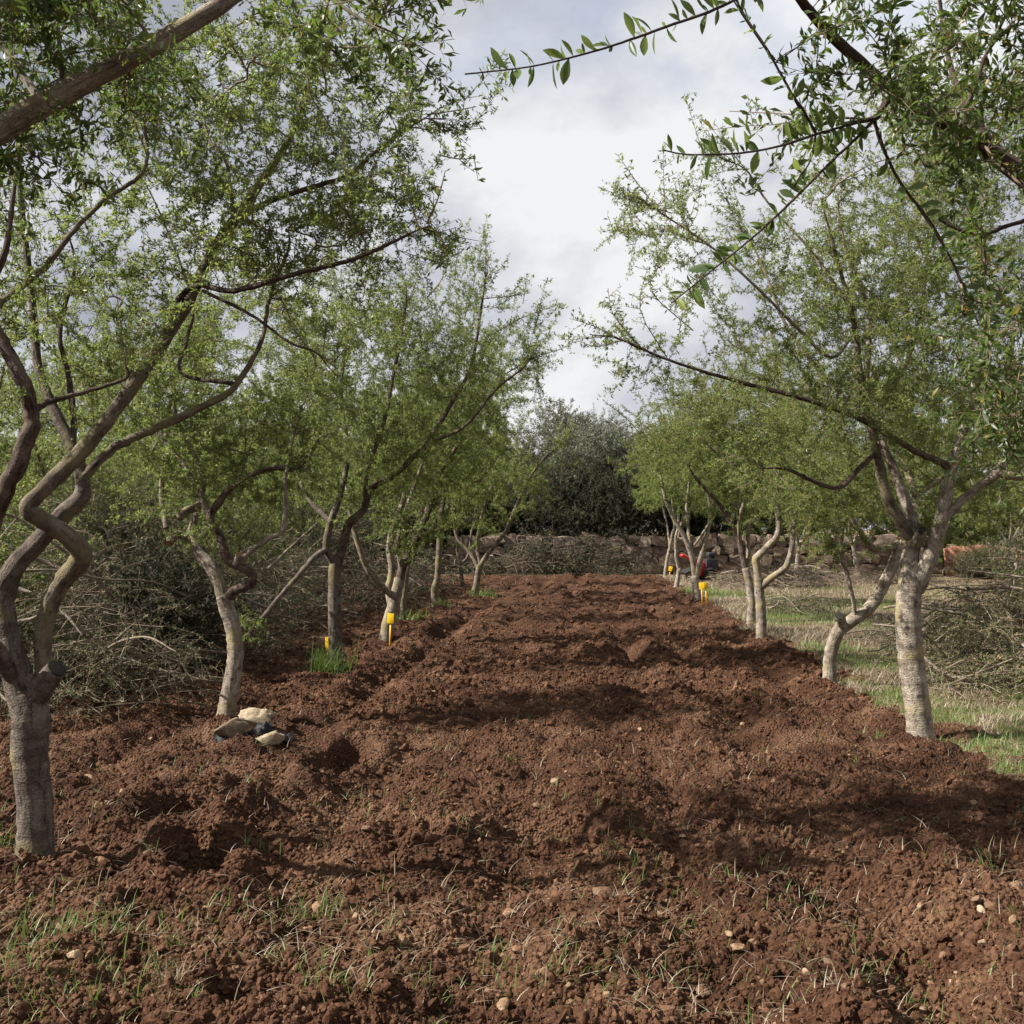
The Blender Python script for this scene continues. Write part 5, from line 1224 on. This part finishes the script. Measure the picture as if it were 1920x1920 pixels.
# ------------------------------------------------------------------ loose stones
def field_stones():
    rng = np.random.default_rng(21)
    var = [rock_mesh('stone', 60 + i, M_STONE, 0.0, 3, .45, .8, False, .12, 8) for i in range(8)]
    done = []
    named = [(1130, 1713, .060, 'smooth cream stone with a waist, beside a bent dry stalk'), (318, 1628, .052, 'rounded tan stone at the lip of the trench'), (596, 1722, .045, 'whitish stone beside a green weed tuft'),
             (1043, 1462, .055, 'whitish upright stone on the crest in mid strip'), (1385, 1780, .05, 'buff angular stone pair half sunk in the soil'), (140, 1838, .045, 'tan stone among the corner weeds'), (1905, 1690, .06, 'tall grey-brown stone standing on end'),
             (1628, 1840, .045, 'grey-white stone with a green weed beside it'), (168, 1462, .06, 'tan stone on the soil between the stumped tree and the limestone blocks'), (190, 1632, .045, 'tan stone near the foot of the stumped tree')]
    def put(x, y, s, label=None):
        z = hz(x, y)
        o = mobj('stone', var[int(rng.integers(8))], None, (x, y, z + s * .16))
        o.scale = (s * rng.uniform(.85, 1.35), s * rng.uniform(.8, 1.15), s * rng.uniform(.7, 1.05)); o.rotation_euler = (rng.normal() * .4, rng.normal() * .4, rng.uniform(0, 6.28))
        tag(o, label or 'small tan stone lying loose on the ploughed red soil', 'stone', 'loose stones on the ploughed soil')
    for px, py, s, lb in named:
        d = gdepth(py); c = P(px, py, d); put(c[0], c[1], s * 1.25, lb)
    n = 0
    while n < 170:
        py = 1050 + 880 * rng.uniform() ** .75; px = rng.uniform(-20, 1940)
        d = gdepth(py); c = P(px, py, d)
        if c[1] > 30 or plough(np.array([c[0]]), np.array([c[1]]))[0] < .6 or c[0] < -3.6: continue
        put(c[0], c[1], float(np.clip(rng.lognormal(-3.65, .40), .014, .07)) * (1 + c[1] * .02)); n += 1
field_stones()

# ------------------------------------------------------------------ clods and pebbles (uncountable)
def scatter(name, label, mats_, n, size, seed, ymax=33, jag=.35, span=(1040, 1300, .85)):
    rng = np.random.default_rng(seed)
    hid = bpy.data.collections.new(name + '_source')
    for i in range(6):
        hid.objects.link(bpy.data.objects.new(name + '_piece', rock_mesh(name + '_piece', seed + i * 3, mats_, 0.0, 2, jag, .8, True, .30)))
    py = span[0] + span[1] * rng.uniform(0, 1, n) ** span[2]; px = rng.uniform(-160, 2080, n)
    d = CAM_H * F / (py - HOR)
    x = (px - 960) / F * d; y = d
    # widen near the camera so that the ground stays covered from a step aside
    k = (y < ymax) & (y > 1.6)
    pl = np.zeros(n); pl[k] = plough(x[k], y[k])
    k &= rng.uniform(0, 1, n) < pl
    x, y = x[k], y[k]; m = len(x)
    s = np.clip(rng.lognormal(math.log(size), .55, m), size * .35, size * 3.6) * (1 + .05 * y)
    z = height(x, y) + s * .04
    o = instances(name, np.stack([x, y, z], -1), rng.uniform(0, 6.28, (m, 3)), s[:, None] * rng.uniform(.6, 1.35, (m, 3)), rng.integers(0, 6, m), hid)
    tag(o, label, 'soil', None, 'stuff')
scatter('soil_clods', 'crumbly red-brown clods covering the ploughed strip', M_CLOD, 110000, .0105, 500, jag=.55)
scatter('coarse_soil_clods', 'coarse red-brown clods over the far half of the strip', M_CLOD, 32000, .0165, 550, 33.8, .55, (1078, 260, 1.0))
scatter('gravel', 'small pale pebbles mixed into the ploughed red soil', M_PEB, 12000, .0068, 600, 30)

# ------------------------------------------------------------------ grass, weeds and straw
def blades(x, y, ln, wd, lean, ang, rnd, z=None, segs=3):
    """curved grass blades, vectorised"""
    n = len(x); z = height(x, y) - .01 if z is None else z
    dx, dy = np.cos(ang), np.sin(ang); sx, sy = -dy, dx
    V = np.zeros((n, segs * 2 + 1, 3))
    for i in range(segs + 1):
        t = i / segs
        out = ln * lean * (t * .35 + t * t * .65); up = ln * np.sqrt(np.clip(1 - lean ** 2, .02, 1)) * (t - .35 * lean * t * t)
        c = np.stack([x + dx * out, y + dy * out, z + up], -1)
        w = wd * (1 - t) ** .6 * .5
        if i < segs:
            V[:, i * 2] = c + np.stack([sx * w, sy * w, 0 * w], -1); V[:, i * 2 + 1] = c - np.stack([sx * w, sy * w, 0 * w], -1)
        else: V[:, segs * 2] = c
    b = np.arange(n)[:, None] * (segs * 2 + 1)
    Q = np.concatenate([b + np.array([i * 2, i * 2 + 1, i * 2 + 3, i * 2 + 2]) for i in range(segs - 1)])
    Tt = b + np.array([segs * 2 - 2, segs * 2 - 1, segs * 2])
    return V.reshape(-1, 3), [Q, Tt], np.repeat(rnd, segs * 2 + 1)
def blade_obj(name, label, arr, mat, cat='grass', kind='stuff', org=None, group=None):
    V, Fc, rn = arr
    if org is not None: V = V - org
    o = mobj(name, mesh_np(name, V, Fc, mat, False, {'rnd': ('FLOAT', rn)}), None, org)
    tag(o, label, cat, group, kind)
    return o
def tufts(rng, cx, cy, k, spread, l0, l1, w, lean=(.25, .9)):
    x = np.repeat(cx, k) ; y = np.repeat(cy, k); n = len(x)
    x = x + rng.normal(size=n) * spread; y = y + rng.normal(size=n) * spread
    return x, y, rng.uniform(l0, l1, n), rng.uniform(.6, 1.2, n) * w, rng.uniform(lean[0], lean[1], n), rng.uniform(0, 6.28, n), rng.uniform(0, 1, n)
def vegetation():
    rng = np.random.default_rng(31)
    # meadow strip right of the ploughed soil
    n = 90000
    y = 5.2 * (33 / 5.2) ** rng.uniform(0, 1, n); x = edge_x(y) - .15 + rng.exponential(2.6, n)
    g = perlin(x * .45 + 4, y * .30 + 2) + .5 * perlin(x * 1.6, y * 1.6)
    green = (g > .02) & (x < .52 * y + 1.5) & (plough(x, y) < .5) & (y < 27)
    x_, y_ = x[green], y[green]; m = len(x_)
    blade_obj('meadow_grass', 'short green grass along the right-hand tree row', blades(x_, y_, rng.uniform(.03, .10, m) * (1 + .03 * y_), .0032 * (1 + .09 * y_), rng.uniform(.3, .97, m), rng.uniform(0, 6.28, m), rng.uniform(0, 1, m) ** .8, segs=2), M_GRASS)
    dry = ~green & (x < .52 * y + 2) & (plough(x, y) < .5)
    x_, y_ = x[dry], y[dry]; m = len(x_)
    blade_obj('dry_grass', 'bleached dry grass and straw litter on the grass strip', blades(x_, y_, rng.uniform(.04, .16, m) * (1 + .02 * y_), .0034 * (1 + .08 * y_), rng.uniform(.55, .99, m), rng.uniform(0, 6.28, m), rng.uniform(0, 1, m), segs=2), M_STRAW)
    # weeds on the soil
    k = 1700
    py = 1100 + 830 * rng.uniform(0, 1, k) ** .7; px = rng.uniform(-30, 1950, k); d = CAM_H * F / (py - HOR); cx = (px - 960) / F * d; cy = d
    keep = (plough(cx, cy) > .4) & (rng.uniform(0, 1, k) < .30 + .9 * np.clip(perlin(cx * .8 + 3, cy * .8), 0, 1))
    cx, cy = cx[keep], cy[keep]
    arr = tufts(rng, cx, cy, rng.integers(2, 8, len(cx)), .02, .03, .11, .0042)
    hx = [(40, 1800, 170, .16), (110, 1760, 60, .14), (20, 1880, 120, .16), (20, 1600, 40, .10), (15, 1590, 45, .06), (600, 1735, 34, .05), (560, 1720, 20, .05), (410, 1735, 24, .06), (585, 1880, 16, .03), (620, 1730, 14, .03), (920, 1810, 14, .03), (1430, 1905, 26, .07),
          (1850, 1610, 14, .03), (1640, 1390, 22, .04), (1850, 1640, 12, .03), (930, 1840, 12, .04), (640, 1905, 18, .05), (1180, 1640, 8, .02), (740, 1760, 10, .03), (1090, 1860, 16, .04), (1640, 1830, 16, .03), (470, 1620, 14, .04), (260, 1790, 60, .12), (170, 1890, 50, .12)]
    for px_, py_, k_, sp_ in hx:
        d_ = gdepth(py_); c = P(px_, py_, d_)
        a2 = tufts(rng, np.array([c[0]]), np.array([c[1]]), np.array([k_]), sp_, .05, .15, .0055)
        arr = tuple(np.concatenate([p, q]) for p, q in zip(arr, a2))
    blade_obj('weeds', 'thin green weeds sprouting from the ploughed soil', blades(*arr), M_GRASS)
    # straw and torn roots on the soil
    k = 9000
    py = 1090 + 850 * rng.uniform(0, 1, k) ** .8; px = rng.uniform(-40, 1960, k); d = CAM_H * F / (py - HOR); x = (px - 960) / F * d; y = d
    keep = (plough(x, y) > .3) & (rng.uniform(0, 1, k) < .45 + perlin(x * 1.1 + 8, y * 1.1)); x, y = x[keep], y[keep]; m = len(x)
    blade_obj('straw', 'pale dry stalks and root threads strewn over the ploughed soil', blades(x, y, rng.uniform(.02, .13, m), .0022 * (1 + .08 * y), 1 - .4 * rng.uniform(0, 1, m) ** 2.4, rng.uniform(0, 6.28, m), rng.uniform(0, 1, m), height(x, y) + .016), M_STRAW, 'straw')
    # named tufts
    d = gdepth(1262); c = P(607, 1262, d); org = np.array([c[0], c[1], hz(c[0], c[1])])
    a = tufts(rng, np.array([c[0], c[0] + .17]), np.array([c[1], c[1] - .05]), np.array([260, 60]), .075, .14, .42, .009, (.1, .75)); 
    blade_obj('grass_tuft', 'bright green grass tuft at the foot of the straight grey tree', blades(*a), M_GRASS, 'grass tuft', None, org)
    for px, py, k_, lb in [(770, 1165, 140, 'green grass tuft at the foot of the half hidden yellowish trunk'), (822, 1140, 80, 'grass tuft round the thin lichen-footed tree'), (905, 1120, 130, 'grass tuft by the curved yellow-brown trunk')]:
        d = gdepth(py); c = P(px, py, d); org = np.array([c[0], c[1], hz(c[0], c[1])])
        blade_obj('grass_tuft', lb, blades(*tufts(rng, np.array([c[0]]), np.array([c[1]]), np.array([k_]), .16, .10, .30, .013, (.1, .8))), M_GRASS, 'grass tuft', None, org)
    d = gdepth(1885); c = P(330, 1885, d); org = np.array([c[0], c[1], hz(c[0], c[1])])
    blade_obj('straw_tuft', 'fan of pale dead grass pulled up on the soil', blades(*tufts(rng, np.array([c[0]]), np.array([c[1]]), np.array([60]), .02, .06, .13, .004, (.5, .95))), M_STRAW, 'straw tuft', None, org)
vegetation()
print('LEAVES', sum(s[2] for s in STATS), 'TRIS', sum(sum(len(p.vertices) - 2 for p in []) for _ in [0]))
